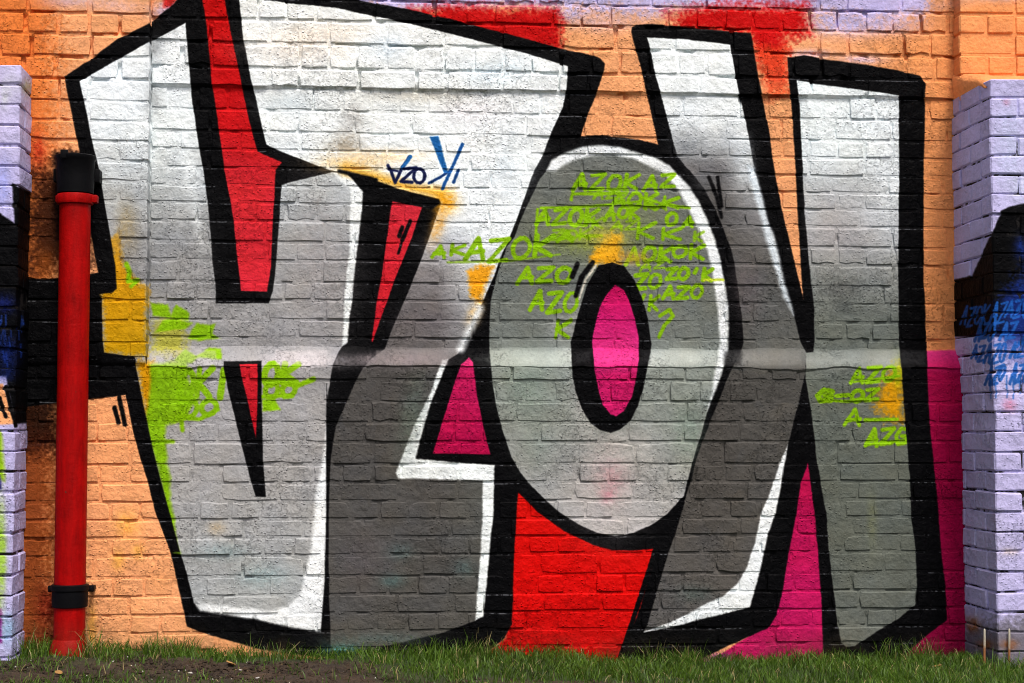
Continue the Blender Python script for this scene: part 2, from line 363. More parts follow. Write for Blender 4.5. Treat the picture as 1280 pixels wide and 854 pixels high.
    for x, y, rx, ry, c, o in [(760, 600, 40, 60, (186, 174, 174), .6), (765, 600, 16, 20, (206, 120, 130), .3), (758, 620, 8, 8, (214, 90, 120), .3), (730, 480, 14, 40, (176, 168, 168), .6), (800, 560, 20, 20, (178, 176, 172), .6),
                               (860, 540, 20, 40, (120, 138, 122), .5), (660, 480, 30, 40, (122, 140, 126), .5), (670, 560, 20, 30, (120, 134, 124), .4), (712, 446, 14, 12, (196, 204, 202), .7), (815, 450, 16, 12, (186, 192, 188), .6),
                               (680, 450, 60, 8, (176, 184, 176), .7), (850, 448, 50, 8, (176, 184, 178), .7), (700, 410, 14, 16, (168, 170, 168), .6), (740, 190, 30, 8, (120, 128, 124), .4), (720, 400, 10, 22, (170, 172, 168), .5)]:
        s.spray(x, y, rx, ry, hexc(*c), o)  # the two widest low sprays are the fillet's lit face, painted
    s.fill([(683, 213), (690, 200), (705, 192), (728, 184), (748, 182), (773, 184), (800, 192), (820, 198), (838, 208), (862, 234), (873, 252), (885, 277), (893, 297),
            (901, 327), (906, 354), (910, 384), (911, 409), (909, 440), (903, 463), (896, 483), (884, 514), (890, 490), (898, 440), (900, 428), (897, 384), (893, 359),
            (888, 329), (882, 307), (873, 287), (860, 259), (848, 237), (830, 216), (815, 209), (790, 198), (765, 193), (740, 194), (715, 201), (694, 214)], hexc(236, 242, 244), 4)
    # green tags on it
    s.spray(758, 288, 60, 30, hexc(140, 160, 70), .55); s.spray(725, 300, 40, 16, hexc(150, 170, 60), .5)
    k = 0
    for t, x, y, w, h, th in [('AZOK', 716, 219, 84, 21, 4), ('AZ', 804, 219, 42, 18, 4.2), ('-', 716, 238, 80, 8, 3.2), ('AOK', 764, 242, 60, 17, 3.6), ('K', 828, 246, 24, 14, 4), ('AZOK', 670, 263, 80, 20, 4),
                              ('AOK', 756, 258, 46, 16, 3.6), ('O', 832, 266, 16, 15, 4), ('A', 854, 272, 14, 12, 4), ('A', 540, 308, 20, 14, 4), ('K', 562, 306, 22, 14, 4),
                              ('AZOK', 582, 298, 112, 27, 4.8), ('A', 697, 290, 24, 15, 4), ('-', 722, 290, 36, 12, 3.6), ('K', 794, 280, 28, 22, 4.2), ('K', 826, 286, 30, 14, 3.8),
                              ('AOK', 782, 310, 60, 20, 4), ('OK', 840, 308, 42, 16, 4), ('AZO', 647, 336, 70, 20, 4.2), ('ZO', 792, 343, 36, 18, 4), ("ZO'K", 832, 336, 60, 15, 3.8),
                              ('AZO', 662, 366, 62, 24, 4.2), ("'K", 796, 370, 28, 18, 3.8), ('AZO', 828, 358, 52, 16, 3.8), ('K', 693, 402, 22, 22, 3.8), ('?', 818, 388, 26, 34, 4.2)]:
        k += 1
        tag(s, t, x, y, w, h, GREEN, th, .18, .02, .95, k)
    for t, x, y, w, h in [('AZO', 742, 236, 44, 13), ('KA', 806, 252, 30, 11), ('AZ', 764, 276, 34, 12), ('OK', 722, 272, 34, 12), ('ZOK', 690, 288, 50, 12), ('AZ', 800, 326, 34, 12), ('K', 866, 290, 14, 12)]:
        k += 1; tag(s, t, x, y, w, h, GREEN, 2.8, .2, .03, .75, k)
    s.line([(676, 260), (740, 258), (800, 252)], 3, GREEN, 2); s.line([(716, 240), (714, 250)], 4, GREEN, 2); s.line([(672, 262), (668, 318)], 3.5, GREEN, 2)
    s.line([(800, 246), (830, 256), (862, 260)], 3, GREEN, 2); s.line([(880, 350), (904, 350)], 3, hexc(196, 214, 50), 2); s.line([(560, 328), (640, 326), (700, 318)], 2.6, GREEN, 2, .7)
    s.fill([(764, 290), (778, 294), (774, 330), (736, 330), (736, 322)], hexc(240, 168, 24), 9, 4, .95); s.spray(790, 322, 20, 8, hexc(200, 150, 60), .6); s.spray(760, 300, 20, 14, hexc(214, 180, 60), .6)
    # ring and core
    s.line([(722, 330), (715, 346)], 6, BLACK, 2); s.line([(741, 328), (727, 346), (720, 370)], 6, BLACK, 2); s.line([(745, 332), (732, 350), (724, 374)], 2.6, hexc(210, 206, 190), 1.6)
    s.fill([(748, 332), (765, 328), (780, 333), (793, 351), (803, 374), (810, 399), (814, 430), (813, 440), (808, 466), (804, 486), (798, 506), (788, 526), (775, 537),
            (763, 541), (750, 537), (738, 528), (728, 511), (720, 491), (716, 471), (714, 448), (713, 428), (719, 407), (725, 384), (733, 359)], BLACK)
    s.fill([(769, 356), (780, 363), (788, 379), (794, 399), (798, 420), (799, 448), (795, 473), (790, 496), (780, 514), (770, 521), (763, 518), (754, 506), (748, 486),
            (742, 458), (740, 428), (744, 407), (750, 384), (758, 369)], ramp([(356, (190, 12, 86)), (400, (200, 26, 108)), (450, (212, 54, 128)), (470, (192, 22, 94)), (521, (196, 26, 98))]))
    # the K: left limb
    gk = ramp([(47, (242, 249, 250)), (150, (226, 234, 238)), (185, (170, 174, 176)), (210, (120, 118, 118)), (260, (86, 84, 82)), (330, (84, 82, 80)), (440, (84, 82, 78)), (470, (74, 72, 69)), (640, (80, 77, 73)), (790, (88, 86, 84))])
    gk2 = ramp([(47, (242, 249, 250)), (170, (234, 242, 245)), (215, (190, 196, 198)), (270, (130, 130, 132)), (320, (92, 92, 90)), (440, (96, 98, 95)), (470, (76, 75, 72)), (790, (86, 84, 82))])
    s.fill([(809, 47), (853, 49), (890, 53), (913, 56), (918, 83), (924, 118), (932, 150), (938, 185), (944, 214), (953, 250), (960, 276), (968, 297), (975, 327), (981, 357),
            (990, 384), (996, 407), (1001, 428), (1008, 441), (1006, 470), (999, 500), (993, 525), (986, 552), (976, 608), (969, 642), (960, 668), (951, 708), (943, 738), (937, 759),
            (878, 774), (840, 784), (805, 790), (810, 778), (817, 753), (824, 728), (833, 698), (844, 668), (852, 640), (863, 603), (869, 581), (878, 553), (887, 528),
            (896, 506), (906, 481), (916, 458), (926, 441), (929, 428), (928, 399), (923, 364), (918, 329), (913, 309), (903, 284), (893, 259), (881, 237), (863, 214),
            (858, 210), (846, 195), (838, 163), (831, 140), (825, 113), (818, 88), (813, 60)], lerp2(gk, gk2, 900, 950))
    for x, y, rx, ry, c, o in [(860, 186, 18, 14, (120, 124, 128), .6), (885, 225, 20, 16, (90, 92, 94), .5), (930, 205, 12, 30, (216, 224, 228), .6), (935, 360, 20, 40, (100, 90, 92), .5), (950, 448, 40, 8, (126, 126, 122), .8),
                               (868, 742, 20, 10, (84, 104, 102), .4), (920, 660, 30, 30, (78, 76, 72), .5)]:
        s.spray(x, y, rx, ry, hexc(*c), o)  # the spray at fillet height is painted-in skylight
    s.fill([(943, 210), (953, 248), (960, 276), (968, 297), (975, 327), (981, 357), (990, 384), (992, 394), (980, 372), (970, 340), (960, 308), (950, 270), (940, 236), (934, 206)], hexc(220, 232, 240), 5, .8, .9)
    s.fill([(985, 556), (976, 608), (969, 642), (960, 668), (951, 708), (943, 738), (937, 759), (878, 774), (840, 784), (805, 790), (833, 780), (855, 770), (880, 756), (905, 745),
            (923, 728), (934, 708), (944, 678), (952, 640), (960, 623), (971, 590)], hexc(236, 242, 244), 2.2)
    for pts, w in [([(886, 222), (896, 246), (902, 272)], 4.5), ([(897, 222), (902, 258)], 4.5)]:
        s.line(pts, w, BLACK, 2)
    # the K: right limb
    g2 = ramp([(100, (240, 249, 250)), (190, (232, 242, 244)), (240, (186, 190, 192)), (300, (164, 164, 166)), (350, (132, 136, 132)), (400, (106, 112, 106)), (436, (104, 110, 104)), (450, (128, 132, 126)), (475, (98, 104, 96)), (700, (94, 99, 92)), (800, (104, 108, 102))])
    g2r = ramp([(100, (240, 249, 250)), (240, (226, 234, 238)), (300, (184, 188, 190)), (350, (140, 144, 142)), (400, (106, 112, 106)), (436, (104, 110, 104)), (450, (150, 154, 150)), (475, (98, 104, 96)), (700, (94, 99, 92)), (800, (104, 108, 102))])  # both ramps brighten at fillet height: its lit slope, painted in
    s.fill([(996, 101), (1035, 107), (1073, 112), (1124, 119), (1124, 214), (1123, 339), (1124, 428), (1127, 461), (1130, 503), (1133, 541), (1137, 591), (1139, 642), (1144, 685), (1146, 728),
            (1145, 755), (1123, 773), (1095, 790), (1068, 808), (1058, 809), (1051, 803), (1046, 770), (1041, 728), (1036, 685), (1033, 642), (1026, 603), (1020, 566), (1014, 511),
            (1007, 473), (1007, 441), (1016, 440), (1018, 428), (1018, 389), (1014, 354), (1010, 314), (1006, 264), (1003, 214), (1001, 170), (999, 130)], lerp2(g2, g2r, 1070, 1110))
    for x, y, rx, ry, c, o in [(1050, 360, 26, 12, (84, 86, 86), .6), (1054, 386, 14, 10, (70, 74, 72), .6), (1040, 280, 20, 30, (170, 164, 162), .4), (1015, 240, 8, 40, (190, 196, 198), .4), (1090, 650, 6, 30, (120, 122, 80), .4)]:
        s.spray(x, y, rx, ry, hexc(*c), o)
    s.fill([(1124, 456), (1127, 461), (1130, 503), (1133, 528), (1110, 524), (1096, 508), (1104, 480), (1116, 464)], YEL, 16, 5, .95); s.spray(1122, 466, 6, 16, hexc(170, 196, 20), .8)
    for t, x, y, w, h, th in [('AZO', 1063, 460, 58, 19, 3.8), ('G', 1021, 489, 24, 14, 5), ('-OZ', 1044, 488, 56, 14, 3.8), ('A', 1056, 512, 24, 19, 4), ('-', 1080, 518, 50, 14, 3.6), ('AZG', 1082, 537, 54, 19, 4)]:
        k += 1; tag(s, t, x, y, w, h, GREEN, th, .2, .03, .95, k)
    s.line([(1024, 500), (1060, 502), (1080, 498)], 3.4, GREEN, 2); s.line([(1084, 556), (1130, 550)], 3.4, GREEN, 2); s.line([(1064, 478), (1124, 470)], 3, GREEN, 2)
    s.fill([(1124, 428), (1127, 461), (1130, 503), (1137, 591), (1150, 591), (1150, 428)], BLACK, 1.4)
    # small blue-black signature on the white
    NAVY, BLUE = hexc(14, 22, 62), hexc(24, 92, 160)
    s.line([(485, 207), (488, 212), (494, 228), (503, 209), (512, 196)], 4, NAVY, 1.4); s.line([(486, 212), (497, 214)], 3, NAVY, 1.4); s.line([(503, 210), (513, 196)], 4.6, BLUE, 1.6)
    s.line([(505, 211), (520, 210), (501, 227), (515, 228)], 4, NAVY, 1.4)
    s.line([(524 + 7 * math.cos(t), 220 + 9 * math.sin(t)) for t in np.linspace(0, 6.4, 14)], 4, NAVY, 1.4)
    s.line([(536, 229), (550, 222), (562, 214)], 3, hexc(16, 50, 110), 1.4)
    s.fill([(537, 171), (548, 170), (560, 216), (555, 216)], BLUE, 2); s.line([(578, 181), (564, 212), (553, 236)], 4, hexc(20, 76, 146), 1.5); s.line([(573, 213), (567, 228)], 4, hexc(18, 60, 120), 1.5)
    # skylight on the upturned fillet, painted in as paler bands
    for a, b, c, o in [(345, 408, (196, 190, 192), .5), (470, 560, (124, 118, 118), .5), (614, 712, (158, 166, 158), .5), (816, 900, (162, 168, 162), .5), (926, 1002, (112, 112, 108), .5), (1018, 1122, (132, 138, 132), .5), (186, 270, (178, 176, 178), .4)]:
        s.fill([(a, 438), (b, 438), (b, 457), (a, 457)], hexc(*c), 2.4, 2.5, o)
    for a, b in [(717, 739), (800, 812), (1126, 1156), (905, 926)]:
        s.fill([(a, 439), (b, 439), (b, 455), (a, 455)], hexc(34, 34, 36), 5, 2, .7)
    # painter's mottling: thin coats, small misses
    m = noise2(s.h, s.w, 40, 4, 21)[..., None]; t = noise2(s.h, s.w, 60, 3, 22)[..., None]
    s.rgb *= 1 + .05 * m
    s.rgb += t * np.array([.010, .002, -.012], np.float32) * (s.rgb.mean(-1, keepdims=True) > .3)
    f = noise2(s.h, s.w, 3, 2, 23)[..., None]
    s.rgb = np.clip(s.rgb * (1 + .05 * f), 0.012, 1)
    return s

def paint_piers():
    s = Sheet(-90, -130, 1380, 900, 2.0, LAV, 5)
    s.rgb[:] = hexc(190, 184, 228)
    s.fill([(-95, 60), (60, 60), (60, 200), (-95, 200)], hexc(196, 190, 226), 20, 5, .6)
    BLUE = hexc(30, 90, 176)
    # left pier
    for x, y, rx, ry, c, o in [(14, 105, 12, 20, (206, 206, 224), .6), (6, 120, 6, 14, (196, 204, 196), .5), (34, 110, 6, 10, (150, 160, 80), .5), (4, 230, 10, 30, (150, 160, 236), .6), (2, 330, 8, 20, (90, 110, 220), .3)]:
        s.spray(x, y, rx, ry, hexc(*c), o)
    s.fill([(-95, 262), (0, 266), (19, 279), (16, 229), (38, 242), (70, 246), (70, 508), (34, 528), (20, 530), (8, 470), (-95, 470)], BLACK, 2.4)
    s.fill([(-95, 476), (4, 480), (19, 530), (-95, 534)], ORANGE, 2.4)
    s.line([(0, 498), (8, 521)], 5, BLACK, 1.6); s.line([(8, 484), (20, 532)], 5, BLACK, 1.6)
    s.spray(6, 380, 14, 12, hexc(24, 44, 150), .5); s.spray(8, 468, 12, 8, hexc(20, 40, 120), .5)
    for q in range(26):
        qx, qy = random.uniform(-14, 28), random.uniform(392, 448)
        s.line([(qx, qy), (qx + random.uniform(-3, 3), qy + random.uniform(8, 20))], random.uniform(1.2, 2.6), hexc(34, 70, 170), 2, .65)
    s.spray(10, 440, 16, 20, hexc(20, 40, 120), .6)
    s.fill([(-95, 540), (2, 540), (4, 560), (8, 605), (-2, 600), (-2, 800), (-95, 800)], hexc(150, 196, 30), 6, 4); s.spray(2, 690, 5, 60, hexc(160, 206, 60), .9)
    s.fill([(-95, 590), (1, 594), (3, 612), (-95, 622)], hexc(40, 40, 110), 3); s.spray(10, 788, 10, 20, hexc(120, 170, 200), .6)
    s.fill([(-95, 760), (0, 762), (4, 805), (-95, 805)], hexc(120, 30, 120), 4, 3)
    # right pier
    for x, y, rx, ry, c, o in [(1262, 180, 20, 60, (190, 200, 232), .6), (1275, 230, 12, 20, (206, 214, 240), .6), (1258, 128, 4, 4, (206, 120, 150), .5), (1262, 506, 8, 8, (206, 110, 140), .6), (1225, 680, 30, 60, (198, 194, 226), .5),
                               (1215, 775, 10, 6, (196, 150, 110), .5), (1262, 690, 10, 5, (196, 176, 150), .5)]:
        s.spray(x, y, rx, ry, hexc(*c), o)
    s.fill([(1150, 352), (1192, 350), (1215, 345), (1252, 264), (1263, 258), (1280, 255), (1400, 250), (1400, 400), (1290, 420), (1245, 421), (1150, 421)], BLACK, 2)
    s.fill([(1252, 372), (1284, 340), (1400, 340), (1400, 450), (1290, 452), (1254, 440)], hexc(22, 44, 120), 26, 6, .9)
    s.spray(1272, 440, 20, 12, hexc(150, 150, 216), .8); s.spray(1276, 310, 8, 14, hexc(40, 70, 180), .6)
    k = 60
    for t, x, y, w, h in [('AZOK', 1200, 384, 34, 26), ('AZ', 1236, 378, 20, 28), ('AZO', 1218, 404, 24, 22), ('AZ', 1250, 404, 20, 20), ('AZ', 1214, 432, 16, 18), ('AZO', 1230, 430, 26, 24), ('AZO', 1262, 428, 26, 20), ('A', 1272, 420, 14, 14),
                          ('AZO', 1232, 458, 22, 22), ('AZO', 1262, 456, 24, 24), ('AZOK', 1256, 376, 40, 22), ('AZ', 1284, 440, 24, 20)]:
        k += 1; tag(s, t, x, y, w, h, BLUE, 2.6, .22, .05, .9, k, 1.4)
    for x in (1238, 1244, 1258, 1266, 1274):
        s.line([(x, 470), (x + .5, 492 + (x % 7))], 1.8, BLUE, 1.4, .7)
    s.fill([(1195, 780), (1400, 770), (1400, 850), (1195, 850)], hexc(96, 92, 98), 24, 7, .8); s.spray(1216, 782, 8, 8, hexc(150, 84, 36), .7); s.spray(1232, 806, 10, 6, hexc(150, 84, 36), .7); s.spray(1262, 806, 10, 6, hexc(150, 84, 36), .7)
    m = noise2(s.h, s.w, 40, 4, 31)[..., None]; f = noise2(s.h, s.w, 3, 2, 33)[..., None]
    s.rgb = np.clip(s.rgb * (1 + .05 * m + .04 * f), 0.012, 1)
    return s

def sample(s, U, V):
    x = np.clip((U - s.u0) * s.k - .5, 0, s.w - 1.001); y = np.clip((V - s.v0) * s.k - .5, 0, s.h - 1.001)
    j = x.astype(int); i = y.astype(int); fx = (x - j)[..., None]; fy = (y - i)[..., None]
    return ((s.rgb[i, j] * (1 - fx) + s.rgb[i, j + 1] * fx) * (1 - fy) + (s.rgb[i + 1, j] * (1 - fx) + s.rgb[i + 1, j + 1] * fx) * fy).astype(np.float32)

def make_image(name, rgb):
    h, w = rgb.shape[:2]
    img = bpy.data.images.new(name, w, h, alpha=False)
    buf = np.ones((h, w, 4), np.float32); buf[..., :3] = rgb
    img.pixels.foreach_set(buf.ravel()); img.update(); img.pack()
    return img

def proud(X, Z):
    """how far the brickwork stands out of the wall's datum plane"""
    X = np.asarray(X, float); Z = np.asarray(Z, float)
    up = np.where(X < X_STRIP, P_STRIP, np.where(Z > Z_TOPLINE, P_TOP, 0.0))
    t = np.clip((Z_FT - Z) / (Z_FT - Z_FB), 0, 1)
    return np.where(X < X_STRIP, np.where(Z > Z_FB, P_STRIP, P_PLINTH), up * (1 - t) + P_PLINTH * t)

def ground_z(x, y):
    """gently uneven verge, a touch lower to the right, banked up against the wall"""
    x = np.asarray(x, float); y = np.asarray(y, float)
    z = -.004 - .010 * np.clip(x, -3, 4) + .012 * np.sin(1.7 * x + .6) * np.sin(1.3 * y + 1.1) + .006 * np.sin(5.1 * x + 2 * y) + .004 * np.sin(11 * x - 7 * y)
    bank = np.exp(-np.clip(-y - .05, 0, 9) / .16)
    z = z + .028 * bank * (.6 + .4 * np.sin(3.3 * x + .4)) - .035 * np.clip((-y - .25) / 1.0, 0, 1)
    z = z + .050 * np.clip((.25 - x) / 1.1, 0, 1) + .050 * np.clip((x - 1.7) / .5, 0, 1) * np.clip((-y - .05) / .3, 0, 1)
    far = np.clip((np.hypot(x, y) - 6) / 6, 0, 1)
    return z * (1 - far) - .05 * far
def bare(x, y):
    """0 = full turf, 1 = bare trodden soil"""
    x = np.asarray(x, float); y = np.asarray(y, float)
    n = .5 + .5 * np.sin(3.1 * x + 1.4 * np.sin(4.7 * y + x)) * np.cos(5.3 * y + 1.9 * np.sin(2.3 * x))
    left = np.clip((.30 - x) / .30, 0, 1) * np.clip((-y - .13 - .06 * np.sin(9 * x)) / .07, 0, 1)
    mid = np.clip((-y - .44) / .10, 0, 1) * np.clip((1.55 - x) / .4, 0, 1)
    return np.clip(np.maximum(left * (.55 + .75 * n), mid * (.35 + .8 * n)), 0, 1)

TX = 0.0018
ZB, ZT = -0.15, Z_TOP
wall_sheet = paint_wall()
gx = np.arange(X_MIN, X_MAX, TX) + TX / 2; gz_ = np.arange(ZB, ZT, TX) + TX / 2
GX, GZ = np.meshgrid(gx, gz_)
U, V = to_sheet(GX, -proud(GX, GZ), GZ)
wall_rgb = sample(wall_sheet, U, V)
# thin broken pale dashes along the top arris of each course, on black only
_n1 = noise2(len(gz_), len(gx), 60, 4, 81); _n2 = noise2(len(gz_), len(gx), 5, 2, 82)
for _ys, _p, _ref, _xa, _xb in ((UP_Y, 0.0, 800, X_STRIP, X_MAX), (LO_Y, P_PLINTH, 800, X_MIN, X_MAX), (ST_Y, P_STRIP, 150, X_MIN, X_STRIP)):
    for _y in _ys:
        _z = on_wall(_ref, _y, _p)[1] - .006
        _i0 = int((_z - ZB) / TX); 
        if _i0 < 8 or _i0 > len(gz_) - 8: continue
        _j = slice(max(0, int((_xa - X_MIN) / TX)), int((_xb - X_MIN) / TX)); _r = slice(_i0 - 5, _i0 + 6)
        _d = np.abs((np.arange(_i0 - 5, _i0 + 6)[:, None] + .5) * TX + ZB - _z + .004 * _n1[_i0][None, _j])
        _m = np.clip(1.2 - _d / .0024, 0, 1) * np.clip((_n1[_r, _j] + .7 * _n2[_r, _j] - .05) * 3.0, 0, 1)
        _b = wall_rgb[_r, _j]; _dark = np.clip((.16 - _b.max(-1)) / .08, 0, 1)
        wall_rgb[_r, _j] = _b + (_m * _dark)[..., None] * np.array([.30, .31, .32], np.float32)
_h = np.clip((.15 - (GZ - ground_z(GX, -.07))) / .15, 0, 1)
_st = (np.clip(_h ** 1.6 * (.55 + .9 * _n1) + .5 * _h * _n2 * _h, 0, 1) * .62)[..., None].astype(np.float32)     # rain-splashed mud and algae
wall_rgb = wall_rgb * (1 - _st) + _st * np.where(_n1[..., None] > .05, hexc(74, 62, 40), hexc(66, 70, 50))
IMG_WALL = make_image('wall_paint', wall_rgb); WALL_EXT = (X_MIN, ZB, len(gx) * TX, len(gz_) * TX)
pier_sheet = paint_piers()
def pier_tex(name, u_lo, u_hi, fn):
    gu = np.arange(u_lo, u_hi, TX) + TX / 2; gz2 = np.arange(ZB, 2.6, TX) + TX / 2
    A, Z = np.meshgrid(gu, gz2); X, Y = fn(A)
    U, V = to_sheet(X, Y, Z)
    return make_image(name, sample(pier_sheet, U, V)), (u_lo, ZB, len(gu) * TX, len(gz2) * TX)
# unwrapped coordinate a = x + (y + D) on the left pier, a = x - (y + D) on the right one
IMG_LP, LP_EXT = pier_tex('left_pier_paint', X_LP - .75, X_LP + D_LP + .05, lambda a: (np.minimum(a, X_LP), -D_LP + np.maximum(a - X_LP, 0)))
IMG_RP, RP_EXT = pier_tex('right_pier_paint', X_RP - D_RP - .05, X_RP + .75, lambda a: (np.maximum(a, X_RP), -D_RP + np.maximum(X_RP - a, 0)))
del wall_sheet, pier_sheet, GX, GZ, U, V

# ------------------------------------------------------------------ materials
class NT:
    def __init__(s, name):
        s.m = bpy.data.materials.new(name); s.m.use_nodes = True
        s.t = s.m.node_tree; s.b = s.t.nodes['Principled BSDF']
    def n(s, typ, **kw):
        nd = s.t.nodes.new(typ)
        for k, v in kw.items():
            if k in nd.inputs: nd.inputs[k].default_value = v
            else: setattr(nd, k, v)
        return nd
    def l(s, a, b): s.t.links.new(a, b)
    def math(s, op, a, b=None):
        nd = s.n('ShaderNodeMath', operation=op)
        for i, v in enumerate((a, b)):
            if v is None: continue
            if isinstance(v, (int, float)): nd.inputs[i].default_value = v
            else: s.l(v, nd.inputs[i])
        return nd.outputs[0]
    def noise(s, pos, scale, detail=3, rough=.55):
        nd = s.n('ShaderNodeTexNoise', Scale=scale, Detail=detail, Roughness=rough)
        s.l(pos, nd.inputs['Vector']); return nd.outputs['Fac']

def paint_bump(k, pos, strength=1.0):
    """orange-peel paint over pitted brick: fine stipple, pimples, trowel-like waves"""
    a = k.noise(pos, 120, 2, .6); b = k.noise(pos, 48, 3, .55); c = k.noise(pos, 14, 3, .5)
    vo = k.n('ShaderNodeTexVoronoi', Scale=62.0); k.l(pos, vo.inputs['Vector'])
    pim = k.math('MAXIMUM', k.math('SUBTRACT', .26, vo.outputs['Distance']), 0.0)
    cr = k.noise(pos, 24, 5, .7)
    patch = k.noise(pos, 2.6, 3, .6)                                   # smooth thick coats here, rough thin ones there
    rough = k.math('MINIMUM', k.math('MAXIMUM', k.math('MULTIPLY', k.math('SUBTRACT', patch, .40), 5.0), .15), 1.0)
    crack = k.math('MULTIPLY', k.math('MINIMUM', k.math('MULTIPLY', k.math('ABSOLUTE', k.math('SUBTRACT', cr, .5)), 9.0), .12), k.math('MULTIPLY', rough, rough))
    h = k.math('ADD', k.math('ADD', k.math('MULTIPLY', k.math('MULTIPLY', a, rough), .5), k.math('MULTIPLY', b, 1.1)), k.math('ADD', k.math('MULTIPLY', c, 2.0), k.math('ADD', k.math('MULTIPLY', k.math('MULTIPLY', pim, rough), 5.0), k.math('MULTIPLY', crack, 4.0))))
    bp = k.n('ShaderNodeBump', Strength=strength, Distance=.0046)
    k.l(h, bp.inputs['Height']); k.l(bp.outputs[0], k.b.inputs['Normal'])
    return a, b

def painted(name, img, ext, sx, gaps=0.0):
    """spray paint carried on the masonry; sx = (x weight, y weight, offset) of the along-wall coordinate"""
    k = NT(name)
    g = k.n('ShaderNodeNewGeometry'); pos = g.outputs['Position']
    sp = k.n('ShaderNodeSeparateXYZ'); k.l(pos, sp.inputs[0])
    along = k.math('ADD', k.math('ADD', k.math('MULTIPLY', sp.outputs['X'], sx[0]), k.math('MULTIPLY', sp.outputs['Y'], sx[1])), sx[2])
    cb = k.n('ShaderNodeCombineXYZ')
    k.l(k.math('DIVIDE', k.math('SUBTRACT', along, ext[0]), ext[2]), cb.inputs[0])
    k.l(k.math('DIVIDE', k.math('SUBTRACT', sp.outputs['Z'], ext[1]), ext[3]), cb.inputs[1])
    ti = k.n('ShaderNodeTexImage', image=img, extension='EXTEND', interpolation='Linear'); k.l(cb.outputs[0], ti.inputs['Vector'])
    a, b = paint_bump(k, pos)
    # thin coats: pits keep a little less pigment, plus mild per-brick drift
    oi = k.n('ShaderNodeObjectInfo')
    f = k.math('ADD', k.math('MULTIPLY', a, .16), k.math('ADD', .90, k.math('MULTIPLY', oi.outputs['Random'], .06)))
    hsv = k.n('ShaderNodeHueSaturation', Saturation=1.0); k.l(ti.outputs[0], hsv.inputs['Color']); k.l(f, hsv.inputs['Value'])
    if gaps:        # joints the spray never reached: bare sooty mortar
        gp = k.n('ShaderNodeValToRGB'); e = gp.color_ramp.elements; e[0].position, e[0].color = gaps - .05, (1, 1, 1, 1); e[1].position, e[1].color = gaps + .05, (0, 0, 0, 1)
        k.l(k.noise(pos, 13, 4, .65), gp.inputs[0])
        mx = k.n('ShaderNodeMix', data_type='RGBA'); k.l(gp.outputs[0], mx.inputs[0]); k.l(hsv.outputs[0], mx.inputs[6]); mx.inputs[7].default_value = (.022, .020, .020, 1)
        k.l(mx.outputs[2], k.b.inputs['Base Color'])
    else:
        k.l(hsv.outputs[0], k.b.inputs['Base Color'])
    k.l(k.math('ADD', .40, k.math('MULTIPLY', b, .3)), k.b.inputs['Roughness'])
    k.b.inputs['Specular IOR Level'].default_value = .045
    return k.m

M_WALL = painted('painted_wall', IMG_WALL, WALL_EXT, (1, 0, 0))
M_LP = painted('painted_left_pier', IMG_LP, LP_EXT, (1, 1, D_LP))
M_RP = painted('painted_right_pier', IMG_RP, RP_EXT, (1, -1, -D_RP))

M_LPJ = painted('left_pier_joints', IMG_LP, LP_EXT, (1, 1, D_LP), .50)
M_RPJ = painted('right_pier_joints', IMG_RP, RP_EXT, (1, -1, -D_RP), .50)

